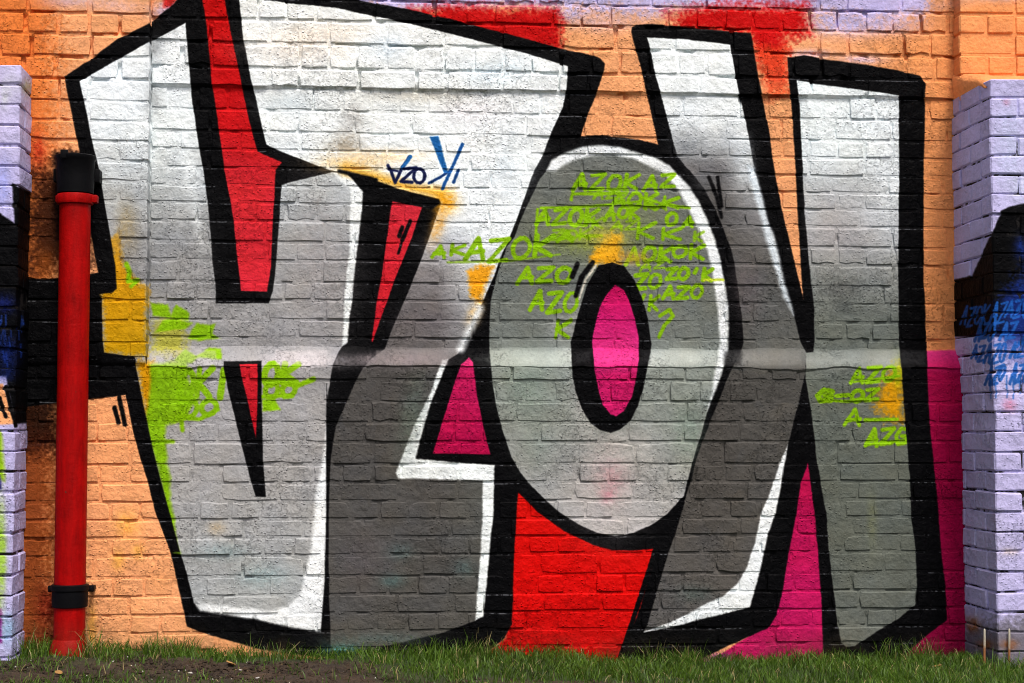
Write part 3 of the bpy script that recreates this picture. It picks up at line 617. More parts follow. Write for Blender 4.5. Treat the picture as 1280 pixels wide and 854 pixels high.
def gloss(name, col, rough=.35, var=.25, bump=.3, scale=60):
    k = NT(name); g = k.n('ShaderNodeNewGeometry'); pos = g.outputs['Position']
    n1 = k.noise(pos, 9, 4); n2 = k.noise(pos, scale, 3)
    hsv = k.n('ShaderNodeHueSaturation', Color=(*col, 1)); k.l(k.math('ADD', 1 - var / 2, k.math('MULTIPLY', n1, var)), hsv.inputs['Value'])
    k.l(hsv.outputs[0], k.b.inputs['Base Color']); k.l(k.math('ADD', rough - .1, k.math('MULTIPLY', n2, .25)), k.b.inputs['Roughness'])
    k.b.inputs['Specular IOR Level'].default_value = .06
    bp = k.n('ShaderNodeBump', Strength=bump, Distance=.0015); k.l(n2, bp.inputs['Height']); k.l(bp.outputs[0], k.b.inputs['Normal'])
    return k.m
def pipe_paint():
    k = NT('red_pipe_paint'); g = k.n('ShaderNodeNewGeometry'); pos = g.outputs['Position']
    mp = k.n('ShaderNodeMapping'); mp.inputs['Scale'].default_value = (1, 1, .16); k.l(pos, mp.inputs[0])
    st = k.noise(mp.outputs[0], 70, 4, .6); n1 = k.noise(pos, 12, 4); n2 = k.noise(pos, 110, 3); n3 = k.noise(pos, 45, 5, .75)
    cr = k.n('ShaderNodeValToRGB'); e = cr.color_ramp.elements
    e[0].position, e[0].color = .30, (.20, .0015, .0015, 1); e[1].position, e[1].color = .62, (.40, .002, .002, 1)
    k.l(k.math('ADD', k.math('MULTIPLY', st, .55), k.math('MULTIPLY', n1, .45)), cr.inputs[0])
    ch = k.n('ShaderNodeValToRGB'); e = ch.color_ramp.elements; e[0].position, e[0].color = .685, (0, 0, 0, 1); e[1].position, e[1].color = .70, (1, 1, 1, 1); k.l(n3, ch.inputs[0])
    mx = k.n('ShaderNodeMix', data_type='RGBA'); k.l(ch.outputs[0], mx.inputs[0]); k.l(cr.outputs[0], mx.inputs[6]); mx.inputs[7].default_value = (.07, .03, .02, 1)
    sp = k.n('ShaderNodeSeparateXYZ'); k.l(pos, sp.inputs[0])
    mud = k.math('MULTIPLY', k.math('MAXIMUM', k.math('SUBTRACT', .85, k.math('MULTIPLY', sp.outputs['Z'], 4.2)), 0.0), n1)      # splashed foot
    m2 = k.n('ShaderNodeMix', data_type='RGBA'); k.l(mud, m2.inputs[0]); k.l(mx.outputs[2], m2.inputs[6]); m2.inputs[7].default_value = (.06, .035, .02, 1)
    k.l(m2.outputs[2], k.b.inputs['Base Color']); k.l(k.math('ADD', .35, k.math('MULTIPLY', n1, .3)), k.b.inputs['Roughness']); k.b.inputs['Specular IOR Level'].default_value = .07
    bp = k.n('ShaderNodeBump', Strength=.7, Distance=.003); k.l(k.math('ADD', k.math('MULTIPLY', n2, .5), n3), bp.inputs['Height']); k.l(bp.outputs[0], k.b.inputs['Normal'])
    return k.m
M_PIPE = pipe_paint()
M_PBLK = gloss('black_pipe_paint', (.004, .004, .005), .5, .3, .6, 80)

# ------------------------------------------------------------------ mesh helpers
COL = scene.collection
def mesh_from(name, verts, faces, smooth=True):
    me = bpy.data.meshes.new(name); me.from_pydata([tuple(map(float, v)) for v in verts], [], faces)
    me.polygons.foreach_set('use_smooth', [smooth] * len(me.polygons)); me.update()
    return me
def obj(name, me, mat=None, parent=None, loc=(0, 0, 0)):
    o = bpy.data.objects.new(name, me); COL.objects.link(o); o.location = loc
    if mat and me and not me.materials: me.materials.append(mat)
    if parent: o.parent = parent
    return o
def thing(name, label, cat, loc=(0, 0, 0), group=None):
    o = bpy.data.objects.new(name, None); COL.objects.link(o); o.location = loc; o.empty_display_size = .1
    o['label'] = label; o['category'] = cat
    if group: o['group'] = group
    return o
def put_under(o, parent):
    """parent while keeping the place (things only ever sit unrotated)"""
    o.parent = parent
    o.location = Vector(o.location) - Vector(parent.location)

def face_brick(L, H, rng, back=.078):
    """a wall brick seen from the street: worn arris round a nearly flat, slightly uneven face; 48 triangles"""
    base = [(-.5, -.5), (-.17, -.5), (.17, -.5), (.5, -.5), (.5, 0), (.5, .5), (.17, .5), (-.17, .5), (-.5, .5), (-.5, 0)]
    n = len(base); vb, vf0, vf, vi = [], [], [], []
    tx, tz = rng.gauss(0, .005), rng.gauss(0, .010)
    for (a, b) in base:
        chip = rng.random() < (.10 if b > 0 else .05)
        corner = abs(a) == .5 and abs(b) == .5
        x, z = a * L + rng.uniform(-.0022, .0022), b * H + rng.uniform(-.0012, .0012)
        pull = rng.uniform(.004, .010) if chip else (.0022 if corner else 0)
        if abs(a) == .5: x -= math.copysign(pull, a)
        if abs(b) == .5: z -= math.copysign(pull * .7, b)
        dy = rng.uniform(.0009, .0016) + (.0020 if chip else 0) + (.0030 if b > 0 else 0)
        yy = tx * x + tz * z
        vb.append((x, back, z)); vf0.append((x, dy + yy, z)); vf.append((x, dy + yy, z))
        ins = rng.uniform(.0022, .0045)
        ix = x - math.copysign(ins, a) if abs(a) == .5 else x
        iz = z - math.copysign(ins * (1.7 if b > 0 else .6), b) if abs(b) == .5 else z
        vi.append((ix, tx * ix + tz * iz + rng.uniform(-.0004, .0004), iz))
    V = vb + vf0 + vf + vi; F = []
    for i in range(n):
        j = (i + 1) % n
        F.append((i, j, n + j, n + i)); F.append((2 * n + i, 2 * n + j, 3 * n + j, 3 * n + i))
    q = 3 * n                     # inner face, split across the short way
    F += [(q + 0, q + 1, q + 7, q + 9), (q + 7, q + 8, q + 9), (q + 1, q + 2, q + 6, q + 7), (q + 2, q + 3, q + 4), (q + 2, q + 4, q + 6), (q + 4, q + 5, q + 6)]
    return V, F

rb = random.Random(5)
LS, LH, HB = .215, .104, .066
VAR_S = [face_brick(LS, HB, rb) for _ in range(18)]
VAR_H = [face_brick(LH, HB, rb) for _ in range(14)]
MES_S = [mesh_from('brick', v, f, False) for v, f in VAR_S]; MES_H = [mesh_from('brick', v, f, False) for v, f in VAR_H]

# ------------------------------------------------------------------ ground
xs = np.concatenate([[-300, -120, -50, -20, -9, -5], np.linspace(-3.2, 4.4, 330), [6, 10, 20, 50, 120, 300]])
ys = np.concatenate([[-300, -120, -50, -20, -12, -8, -6, -4.5, -3.4], np.linspace(-2.6, .3, 130), [3, 10, 40, 150, 300]])
XX, YY = np.meshgrid(xs, ys)
ZZ = ground_z(XX, YY) + (noise2(*XX.shape, 4, 3, 41) * .016 * ((np.abs(XX) < 4.5) & (YY > -2.7)))
nx, ny = len(xs), len(ys)
gv = np.stack([XX, YY, ZZ], -1).reshape(-1, 3)
gf = [(j * nx + i, j * nx + i + 1, (j + 1) * nx + i + 1, (j + 1) * nx + i) for j in range(ny - 1) for i in range(nx - 1)]
k = NT('soil'); g = k.n('ShaderNodeNewGeometry'); pos = g.outputs['Position']
n1 = k.noise(pos, 7, 5); n2 = k.noise(pos, 60, 5, .65); n3 = k.noise(pos, 260, 2)
cr = k.n('ShaderNodeValToRGB'); e = cr.color_ramp.elements
e[0].position, e[0].color = .34, (.012, .007, .004, 1); e[1].position, e[1].color = .66, (.075, .044, .022, 1)
k.l(k.math('ADD', k.math('MULTIPLY', n1, .45), k.math('MULTIPLY', n2, .55)), cr.inputs[0])
gr = k.n('ShaderNodeValToRGB'); e = gr.color_ramp.elements
e[0].position, e[0].color = .3, (.018, .030, .006, 1); e[1].position, e[1].color = .75, (.050, .075, .016, 1); k.l(n2, gr.inputs[0])
at = k.n('ShaderNodeAttribute', attribute_name='bare')
mx = k.n('ShaderNodeMix', data_type='RGBA'); k.l(at.outputs['Fac'], mx.inputs[0]); k.l(gr.outputs[0], mx.inputs[6]); k.l(cr.outputs[0], mx.inputs[7])
k.l(mx.outputs[2], k.b.inputs['Base Color']); k.b.inputs['Roughness'].default_value = .95
bp = k.n('ShaderNodeBump', Strength=1.0, Distance=.012); k.l(k.math('ADD', n2, k.math('MULTIPLY', n3, .4)), bp.inputs['Height']); k.l(bp.outputs[0], k.b.inputs['Normal'])
gm = mesh_from('ground', gv, gf)
ba = gm.attributes.new('bare', 'FLOAT', 'POINT'); ba.data.foreach_set('value', bare(XX, YY).ravel().astype(np.float32))
ground = obj('ground', gm, k.m); ground['kind'] = 'structure'

# ------------------------------------------------------------------ the long wall
wall = thing('brick_wall', 'long brick wall covered by a large grey, black and white graffiti piece on orange', 'wall', (0.6, 0, 0))
def zj(y, p): return on_wall(800, y, p)[1]
courses = []                                 # (z0, z1, xa, xb, proud)
zs = [zj(440, 0)] + [zj(y, 0) for y in UP_Y]
zs = [z for z in zs if z < Z_TOP]
# the strip left of the straight joint has its own coursing, a little off the rest
for i in range(len(zs) - 1):
    courses.append((zs[i], zs[i + 1], X_STRIP + .002, X_MAX, P_TOP if zs[i] > Z_TOPLINE - .005 else 0.0))
lo = [zj(y, P_PLINTH) for y in LO_Y]
for i in range(len(lo) - 1):
    courses.append((lo[i + 1], lo[i], X_MIN, X_MAX, P_PLINTH))
st = [on_wall(150, y, P_STRIP)[1] for y in ST_Y]
for i in range(len(st) - 1):
    courses.append((st[i], st[i + 1], X_MIN, X_STRIP, P_STRIP))

rl = random.Random(17)
bricks = []
for ci, (z0, z1, xa, xb, p) in enumerate(courses):
    hdr = ci % 2 == 1
    rtl = p == P_STRIP
    pos_x, end = (xb, xa) if rtl else (xa, xb)
    if not rtl: pos_x = xa if p != P_PLINTH else xa - (.06 if hdr else .0)
    first = True
    joint = .010 if z0 < Z_TOPLINE - .01 else .013
    while (pos_x > end + .05) if rtl else (pos_x < end - .05):
        head = hdr if rl.random() < .86 else not hdr
        L = (LH if head else LS) * rl.uniform(.965, 1.03)
        if first and hdr and rl.random() < .5: L *= .55 if head else .5
        first = False
        if rtl: L = min(L, pos_x - end); c = pos_x - L / 2; pos_x -= L + joint * rl.uniform(.7, 1.4)
        else: L = min(L, end - pos_x); c = pos_x + L / 2; pos_x += L + joint * rl.uniform(.45, 1.1)
        if L < .03: continue
        H = (z1 - z0) - joint * rl.uniform(.55, 1.0)
        off = rl.gauss(.0004, .0016)
        bricks.append(dict(x=c, z=(z0 + z1) / 2 + rl.uniform(-.0015, .0015), L=L, H=H, p=p + off, head=L < .15, v=rl.randrange(100), rot=rl.gauss(0, .004), yaw=rl.gauss(0, .007), tilt=rl.gauss(-.008, .012)))
for b in bricks:
    u, v = to_sheet(b['x'], -b['p'], b['z'])
    ua, va = to_sheet(b['x'] - b['L'] / 2, -b['p'], b['z'] - b['H'] / 2); ub, vb_ = to_sheet(b['x'] + b['L'] / 2, -b['p'], b['z'] + b['H'] / 2)
    seen = max(0, min(ub, 1203) - max(ua, 41)) * max(0, min(va, 812) - max(vb_, 0))
    if 72 < u < 112 and v > 190: seen *= .1
    b['seen'] = seen
order = sorted(range(len(bricks)), key=lambda i: -bricks[i]['seen'])
near = set(order[:300])
rest_v, rest_f, rest_n = [], [], 0
for i, b in enumerate(bricks):
    vv, ff = (VAR_H if b['head'] else VAR_S)[b['v'] % (14 if b['head'] else 18)]
    sx, sz = b['L'] / (LH if b['head'] else LS), b['H'] / HB
    if i in near:
        o = obj('brick', (MES_H if b['head'] else MES_S)[b['v'] % (14 if b['head'] else 18)], M_WALL)
        o.scale = (sx, 1, sz); o.rotation_euler = (b['tilt'], b['rot'], b['yaw'])
        o.location = (b['x'], -b['p'], b['z']); put_under(o, wall)
    else:
        a = np.array(vv) * (sx, 1, sz)
        y = a[:, 1] - b['tilt'] * a[:, 2] + b['yaw'] * a[:, 0]; z = a[:, 2] + b['tilt'] * 0 - b['rot'] * a[:, 0]; x = a[:, 0] + b['rot'] * a[:, 2]
        rest_v.append(np.stack([x + b['x'], y - b['p'], z + b['z']], -1)); rest_f += [tuple(q + rest_n for q in f) for f in ff]; rest_n += len(a)
o = obj('brickwork', mesh_from('brickwork', np.concatenate(rest_v), rest_f, False), M_WALL); o['kind'] = 'stuff'; put_under(o, wall)
print('wall bricks', len(bricks))

# mortar bed: recessed between the bricks, smeared and uneven
mxs = np.unique(np.concatenate([np.arange(X_MIN - .02, X_MAX + .02, .008), [X_STRIP - .004, X_STRIP - .0035]]))
mzs = np.arange(-.12, Z_TOP, .0078)
MX, MZ = np.meshgrid(mxs, mzs)
nz = noise2(*MX.shape, 9, 3, 51); nz2 = noise2(*MX.shape, 2.2, 2, 52); nz3 = noise2(*MX.shape, 30, 2, 53)
pm = np.where(MX < X_STRIP - .0037, np.where(MZ > Z_FB, P_STRIP, P_PLINTH), np.where(MZ > Z_TOPLINE, P_TOP, np.where(MZ > Z_FB, 0.0, P_PLINTH)))
top = MZ > Z_TOPLINE - .02
depth = np.where(top, .0050, .0024) - np.where(top, .003, .0016) * nz3
hole = np.clip((nz - np.where(top, .16, .28)) * 6, 0, 1) * np.where(top, .014, .006)          # raked-out, crumbled spots
MY = -pm + np.maximum(depth - np.where(top, .0030, .0014) * nz2, .0002) + hole
mv = np.stack([MX, MY, MZ], -1).reshape(-1, 3); w_ = len(mxs)
mf = [(j * w_ + i, j * w_ + i + 1, (j + 1) * w_ + i + 1, (j + 1) * w_ + i) for j in range(len(mzs) - 1) for i in range(w_ - 1)]
o = obj('mortar', mesh_from('mortar', mv, mf), M_WALL); put_under(o, wall)
# core and coping behind the facework
cv = [(x, y, z) for x in (X_MIN - .02, X_MAX + .02) for y in (.075, .33) for z in (-.3, Z_TOP + .02)]
o = obj('core', mesh_from('core', cv, [(0, 1, 3, 2), (4, 6, 7, 5), (0, 4, 5, 1), (2, 3, 7, 6), (1, 5, 7, 3), (0, 2, 6, 4)], False), M_WALL); put_under(o, wall)

# sloping mortar fillet where the thicker plinth begins
fx = np.arange(X_STRIP + .001, X_MAX, .009)
rows = [(.004, Z_FT + .003)] + [(-.002 - t * (P_PLINTH + .001), Z_FT + t * (Z_FB - Z_FT)) for t in (0, .25, .5, .75, 1)] + [(-P_PLINTH - .0035, Z_FB - .001), (-P_PLINTH + .006, Z_FB - .012)]
na = noise2(len(rows), len(fx), 16, 4, 61); nb = noise2(2, len(fx), 9, 4, 62)[0]; nc = noise2(2, len(fx), 34, 3, 63)[0]
fv = []
for r, (y, z) in enumerate(rows):
    drip = {5: .5, 6: .8, 7: 1.0}.get(r, 0.0)
    for i, x in enumerate(fx):
        fv.append((x, y - .003 * na[r, i] * (r > 1) - .004 * (drip > 0) * max(nc[i], 0), z - drip * (.010 * nb[i] + .014 * max(nc[i], 0)) + (.006 * nb[i] if r < 2 else 0)))
W = len(fx)
ff = [(r * W + i, (r + 1) * W + i, (r + 1) * W + i + 1, r * W + i + 1) for r in range(len(rows) - 1) for i in range(W - 1)]
o = obj('plinth_fillet', mesh_from('plinth_fillet', fv, ff, False), M_WALL); o['label'] = 'sloping mortar fillet along the top of the plinth'; put_under(o, wall)

# ------------------------------------------------------------------ piers
def block_brick(lx, ly, lz, rng, bev=.0028):
    """bevelled brick, all round; 44 triangles"""
    V, idx, F = [], {}, []
    for sx in (-1, 1):
        for sy in (-1, 1):
            for sz in (-1, 1):
                j = [rng.uniform(-.0020, .0020) for _ in range(3)]; c = bev * rng.uniform(.5, 2.6)
                P = [sx * lx / 2 + j[0], sy * ly / 2 + j[1], sz * lz / 2 + j[2]]
                for ax in range(3):
                    q = [P[0], P[1], P[2]]
                    for o in range(3):
                        if o != ax: q[o] -= (sx, sy, sz)[o] * c
                    idx[(sx, sy, sz, ax)] = len(V); V.append(tuple(q))
    S = (-1, 1)
    for s in S:
        F.append([idx[(s, a, b, 0)] for a, b in ((-1, -1), (1, -1), (1, 1), (-1, 1))][::s])
        F.append([idx[(a, s, b, 1)] for a, b in ((-1, -1), (1, -1), (1, 1), (-1, 1))][::-s])
        F.append([idx[(a, b, s, 2)] for a, b in ((-1, -1), (1, -1), (1, 1), (-1, 1))][::s])
    for a in S:
        for b in S:
            sg = a * b
            F.append([idx[(a, b, -1, 0)], idx[(a, b, 1, 0)], idx[(a, b, 1, 1)], idx[(a, b, -1, 1)]][::-sg])
            F.append([idx[(a, -1, b, 0)], idx[(a, 1, b, 0)], idx[(a, 1, b, 2)], idx[(a, -1, b, 2)]][::sg])
            F.append([idx[(-1, a, b, 1)], idx[(1, a, b, 1)], idx[(1, a, b, 2)], idx[(-1, a, b, 2)]][::-sg])
    for a in S:
        for b in S:
            for c in S:
                F.append([idx[(a, b, c, 0)], idx[(a, b, c, 1)], idx[(a, b, c, 2)]][::a * b * c])
    return V, F

PM_S = [mesh_from('pier_brick', *block_brick(.215, .102, .0680, rb), smooth=False) for _ in range(10)]
PM_H = [mesh_from('pier_brick', *block_brick(.102, .215, .0680, rb), smooth=False) for _ in range(10)]
def pier(root, x_face, side, depth, ztop, mat, jmat, width, p_back):
    """side=+1: pier lies to the right of x_face; side=-1: to the left. Bricks are laid as two alternating courses."""
    ms = [m.copy() for m in PM_S]; mh = [m.copy() for m in PM_H]
    for m in ms + mh: m.materials.clear(); m.materials.append(mat)
    n = int((ztop + .12) / .0735); j = .006
    z = ztop - .033
    for c in range(n):
        # front row
        def lay(kind, cx, cy, lx, ly):
            m = (ms if kind == 's' else mh)[rl.randrange(10)]
            o = obj('brick', m, None)
            o.scale = (lx / (.215 if kind == 's' else .102), ly / (.102 if kind == 's' else .215), 1.0)
            o.location = (x_face + side * cx + rl.gauss(0, .0015), -depth + cy + rl.gauss(0, .0015), z + rl.uniform(-.0015, .0015))
            o.rotation_euler = (rl.gauss(0, .012), rl.gauss(0, .012), rl.gauss(0, .012))
            put_under(o, root)
        if c % 2 == 0:
            a = 0.0
            while a < width - .05:
                L = min(.215, width - a); lay('s', a + L / 2, .051, L, .102); a += L + j
            b = .102 + j
            while b < depth - p_back:
                L = min(.215, depth + .02 - b); lay('h', .051, b + L / 2, .102, L); b += L + j
        else:
            a = 0.0
            while a < width - .04:
                L = min(.102, width - a); lay('h', a + L / 2, .1075, L, .215); a += L + j
            b = .215 + j
            while b < depth - p_back:
                L = min(.215, depth + .02 - b); lay('h', .051, b + L / 2, .102, L); b += L + j
        z -= .0735
    xa, xb = sorted((x_face + side * .007, x_face + side * (width - .006)))
    NZ, NX, NY = 150, 2, 2
    cv = [(x, y, z) for x in (xa, xb) for y in (-depth + .007, .05) for z in (-.2, ztop - .012)]
    o = obj('mortar', mesh_from('mortar', cv, [(0, 1, 3, 2), (4, 6, 7, 5), (0, 4, 5, 1), (2, 3, 7, 6), (1, 5, 7, 3), (0, 2, 6, 4)], False), jmat); put_under(o, root)

lpier = thing('brick_pier', 'lavender brick pier with black paint band beside the red drainpipe', 'pier', (X_LP - .2, -.15, 0))
pier(lpier, X_LP, -1, D_LP, Z_LPT, M_LP, M_LPJ, .44, P_STRIP)
rpier = thing('brick_pier', 'lavender brick pier with black shape and blue scrawl next to magenta wall edge', 'pier', (X_RP + .2, -.2, 0))
pier(rpier, X_RP, 1, D_RP, Z_RPT, M_RP, M_RPJ, .55, 0.0)

# weathered mortar haunch on top of the right pier, and the shallow pilaster rising behind it
hw = np.linspace(0, .55, 26); hd = np.linspace(0, 1, 7)
hn = noise2(7, 26, 5, 3, 71); hv = []
for r, t in enumerate(hd):
    for i, x in enumerate(hw):
        hv.append((X_RP + x - .004, -D_RP + .03 + t * (D_RP - .04), Z_RPT + .004 + t * .10 + .014 * hn[r, i] + (-.03 if r == 0 else 0) + (-.02 if i == 0 and r else 0)))
base_n = len(hv); hf = [(r * 26 + i, r * 26 + i + 1, (r + 1) * 26 + i + 1, (r + 1) * 26 + i) for r in range(6) for i in range(25)]
for r, t in enumerate(hd): hv.append((X_RP + .004, -D_RP + .03 + t * (D_RP - .04), Z_RPT - .02))
hf += [(base_n + r, r * 26, (r + 1) * 26, base_n + r + 1) for r in range(6)]
o = obj('mortar_haunch', mesh_from('mortar_haunch', hv, hf), M_WALL); put_under(o, rpier); o['label'] = 'orange painted mortar haunch on the pier top'

pm_s = [m.copy() for m in PM_S]; pm_h = [m.copy() for m in PM_H]
for m in pm_s + pm_h: m.materials.clear(); m.materials.append(M_WALL)
z = Z_RPT + .04; c = 0
while z < Z_TOP - .04:
    a = .0
    while a < .6:
        L = .215 if c % 2 == 0 else .102
        o = obj('brick', (pm_s if c % 2 == 0 else pm_h)[rl.randrange(10)], None)
        o.location = (X_RP + .004 + a + L / 2 + rl.gauss(0, .0015), -P_PIL + (.051 if c % 2 == 0 else .1075) + rl.gauss(0, .0015), z); o.rotation_euler = (rl.gauss(0, .006), rl.gauss(0, .006), rl.gauss(0, .006))
        o.scale = (1, 1, 1.04); put_under(o, rpier); a += L + .012
    z += .081; c += 1
cv = [(x, y, zz) for x in (X_RP + .009, X_RP + .6) for y in (-P_PIL + .006, .05) for zz in (Z_RPT - .05, Z_TOP)]
o = obj('pilaster_mortar', mesh_from('pilaster_mortar', cv, [(0, 1, 3, 2), (4, 6, 7, 5), (0, 4, 5, 1), (2, 3, 7, 6), (1, 5, 7, 3), (0, 2, 6, 4)], False), M_WALL); put_under(o, rpier)

# ------------------------------------------------------------------ drainpipe
def lathe(prof, n=40, cx=0, cy=0, cap=True):
    V, F = [], []
    for r, z in prof:
        for i in range(n):
            t = 2 * math.pi * i / n; V.append((cx + r * math.cos(t), cy + r * math.sin(t), z))
    for a in range(len(prof) - 1):
        for i in range(n):
            j = (i + 1) % n; F.append((a * n + i, a * n + j, (a + 1) * n + j, (a + 1) * n + i))
    if cap: F.append(tuple(range(n))[::-1]); F.append(tuple((len(prof) - 1) * n + i for i in range(n)))
    return V, F
def boxv(x0, x1, y0, y1, z0, z1, b=.003):
    import bmesh
    bm = bmesh.new(); bmesh.ops.create_cube(bm, size=1.0)
    for v in bm.verts: v.co = ((x0 + x1) / 2 + v.co.x * (x1 - x0), (y0 + y1) / 2 + v.co.y * (y1 - y0), (z0 + z1) / 2 + v.co.z * (z1 - z0))
    bmesh.ops.bevel(bm, geom=bm.edges[:], offset=b, segments=2, affect='EDGES', profile=.6)
    V = [tuple(v.co) for v in bm.verts]; bm.verts.index_update(); F = [tuple(v.index for v in f.verts) for f in bm.faces]; bm.free()
    return V, F
def join(*ps):
    V, F = [], []
    for v, f in ps: F += [tuple(q + len(V) for q in x) for x in f]; V += list(v)
    return V, F
PY = -.152
PX = on_wall(92.0, 400, -PY)[0]
def pz(y): return on_wall(92, y, -PY + .05)[1]
PR = .0565
z_c0, z_c1, z_s1, z_b0, z_b1 = pz(253), pz(241), pz(192), pz(760), pz(732)
pipe = thing('drainpipe', 'red painted cast iron drainpipe with black collar beside the lavender pier', 'drainpipe', (PX, PY, 0))
def ppart(name, vf, mat, parent=pipe, smooth=True):
    me = mesh_from(name, *vf, smooth=smooth); o = obj(name, me, mat)
    if parent is pipe: put_under(o, pipe)
    else:
        o.parent = parent; o.location = (0, 0, 0)
    try: me.set_sharp_from_angle(angle=R(40))
    except Exception: pass
    return o
bz = float(ground_z(PX, PY))
ppart('pipe', lathe([(PR, bz - .05), (PR, bz + .3), (PR * .995, 1.0), (PR, z_c0 + .005)], 48, PX, PY), M_PIPE)
collar = ppart('collar', lathe([(PR + .001, z_c0 - .004), (PR + .009, z_c0), (PR + .0105, z_c0 + .006), (PR + .0105, z_c1 - .006), (PR + .008, z_c1), (PR * .9, z_c1 + .001)], 48, PX, PY), M_PIPE)
ppart('collar_lug', boxv(PX + .05, PX + .083, PY - .02, PY + .02, z_c0 + .004, z_c1 - .002, .006), M_PIPE, collar)
ppart('collar_lug', boxv(PX - .07, PX - .05, PY - .012, PY + .02, z_c0 + .006, z_c1 - .004, .004), M_PIPE, collar)
socket = ppart('socket', lathe([(PR + .006, z_c1 + .001), (PR + .010, z_c1 + .004), (PR + .012, z_c1 + .06), (PR + .013, z_s1 - .02), (PR + .018, z_s1 - .014), (PR + .018, z_s1 - .003), (PR + .013, z_s1), (PR + .001, z_s1), (PR - .002, z_s1 - .05)], 48, PX, PY), M_PBLK)
ppart('socket_lug', boxv(PX - .085, PX + .085, PY + .02, PY + .10, z_c1 + .05, z_c1 + .10, .006), M_PBLK, socket)
ppart('socket_lug', boxv(PX - .045, PX - .018, PY - .07, PY - .05, z_s1 - .02, z_s1 + .012, .004), M_PBLK, socket)
ppart('outlet_elbow', lathe([(PR * .93, z_s1 - .09), (PR * .93, z_s1 - .01)], 32, PX, PY), M_PBLK, socket)
bracket = ppart('bracket', lathe([(PR + .001, z_b0 - .002), (PR + .007, z_b0), (PR + .008, z_b0 + .02), (PR + .008, z_b1 - .024), (PR + .012, z_b1 - .02), (PR + .012, z_b1 - .003), (PR + .008, z_b1), (PR * .97, z_b1 + .001)], 48, PX, PY), M_PBLK)
ppart('bracket_lug', join(boxv(PX - .084, PX + .084, PY + .018, PY + .034, z_b1 - .030, z_b1 - .006, .006), boxv(PX - .080, PX - .062, PY + .03, PY + .10, z_b1 - .028, z_b1 - .010, .005), boxv(PX + .062, PX + .080, PY + .03, PY + .10, z_b1 - .028, z_b1 - .010, .005)), M_PBLK, bracket)
for sx in (-1, 1):
    v, f = lathe([(.007, 0), (.008, .003), (.006, .007), (.002, .008)], 8)
    ppart('bolt', ([(PX + sx * .073 + a, PY + .018 - c_, z_b1 - .020 + b_) for a, b_, c_ in v], f), M_PBLK, bracket)
ppart('foot_flange', lathe([(PR + .001, bz + .055), (PR + .004, bz + .05), (PR + .014, bz + .012), (PR + .016, bz - .03)], 40, PX, PY), M_PIPE)

# ------------------------------------------------------------------ turf, tufts and litter
def blade_mat(name, dark, light, dry):
    k = NT(name); at = k.n('ShaderNodeAttribute', attribute_name='tone')
    cr = k.n('ShaderNodeValToRGB'); e = cr.color_ramp.elements
    e[0].position, e[0].color = 0, (*dark, 1); e[1].position, e[1].color = .84, (*light, 1); n = e.new(.92); n.color = (*dry, 1)
    k.l(at.outputs['Fac'], cr.inputs[0]); k.l(cr.outputs[0], k.b.inputs['Base Color'])
    k.b.inputs['Roughness'].default_value = .5; k.b.inputs['Specular IOR Level'].default_value = .35
    tr = k.n('ShaderNodeBsdfTranslucent'); k.l(cr.outputs[0], tr.inputs[0]); mix = k.n('ShaderNodeMixShader'); mix.inputs[0].default_value = .25
    k.l(k.b.outputs[0], mix.inputs[1]); k.l(tr.outputs[0], mix.inputs[2]); k.l(mix.outputs[0], k.t.nodes['Material Output'].inputs[0])
    return k.m
M_GRASS = blade_mat('grass_blades', (.018, .048, .005), (.120, .225, .016), (.34, .28, .12))
def blades(name, x, y, length, lean, width, tone):
    n = len(x); z = ground_z(x, y) - .004
    az = RNG.uniform(0, 2 * np.pi, n); la = RNG.uniform(0, 2 * np.pi, n); lx, ly = np.cos(la), np.sin(la)
    wx, wy = np.cos(az) * width / 2, np.sin(az) * width / 2
    V = np.zeros((n, 7, 3))
    for q, (t, ww) in enumerate([(0, 1), (.4, .9), (.75, .6)]):
        off = lean * t ** 1.8 * length; hh = length * t * np.sqrt(np.clip(1 - (lean * t * .6) ** 2, .1, 1))
        for sgn, kx in ((-1, 0), (1, 1)):
            V[:, q * 2 + kx, 0] = x + lx * off + sgn * wx * ww; V[:, q * 2 + kx, 1] = y + ly * off + sgn * wy * ww; V[:, q * 2 + kx, 2] = z + hh
    V[:, 6, 0] = x + lx * lean * length; V[:, 6, 1] = y + ly * lean * length; V[:, 6, 2] = z + length * np.sqrt(np.clip(1 - (lean * .62) ** 2, .08, 1)) * (1 - .35 * lean ** 2)
    V[:, :, 1] = np.minimum(V[:, :, 1], -.048)
    b = (np.arange(n) * 7)[:, None]
    q1 = np.concatenate([b + np.array([[0, 1, 3, 2]]), b + np.array([[2, 3, 5, 4]])], 1).reshape(-1, 4); t1 = b + np.array([[4, 5, 6]])
    me = bpy.data.meshes.new(name); me.vertices.add(n * 7); me.vertices.foreach_set('co', V.ravel())
    loops = np.concatenate([q1.ravel(), t1.ravel()]); me.loops.add(len(loops)); me.loops.foreach_set('vertex_index', loops.astype(np.int32))
    starts = np.concatenate([np.arange(len(q1)) * 4, len(q1) * 4 + np.arange(len(t1)) * 3]); me.polygons.add(len(starts))
    me.polygons.foreach_set('loop_start', starts.astype(np.int32)); me.update(calc_edges=True); me.validate()
    at = me.attributes.new('tone', 'FLOAT', 'POINT'); at.data.foreach_set('value', np.repeat(tone, 7).astype(np.float32))
    return me
def inpier(x, y):
    return ((x < X_LP + .012) & (y > -D_LP - .012)) | ((x > X_RP - .012) & (y > -D_RP - .012)) | (np.hypot(x - PX, y - PY) < PR + .018)
N = 95000
x = RNG.uniform(-2.2, 3.5, N); y = -.05 - 1.55 * RNG.uniform(0, 1, N) ** 1.25
clump = .5 + .5 * np.sin(13 * x + 3 * np.sin(11 * y)) * np.sin(17 * y + 4 * np.sin(7 * x))
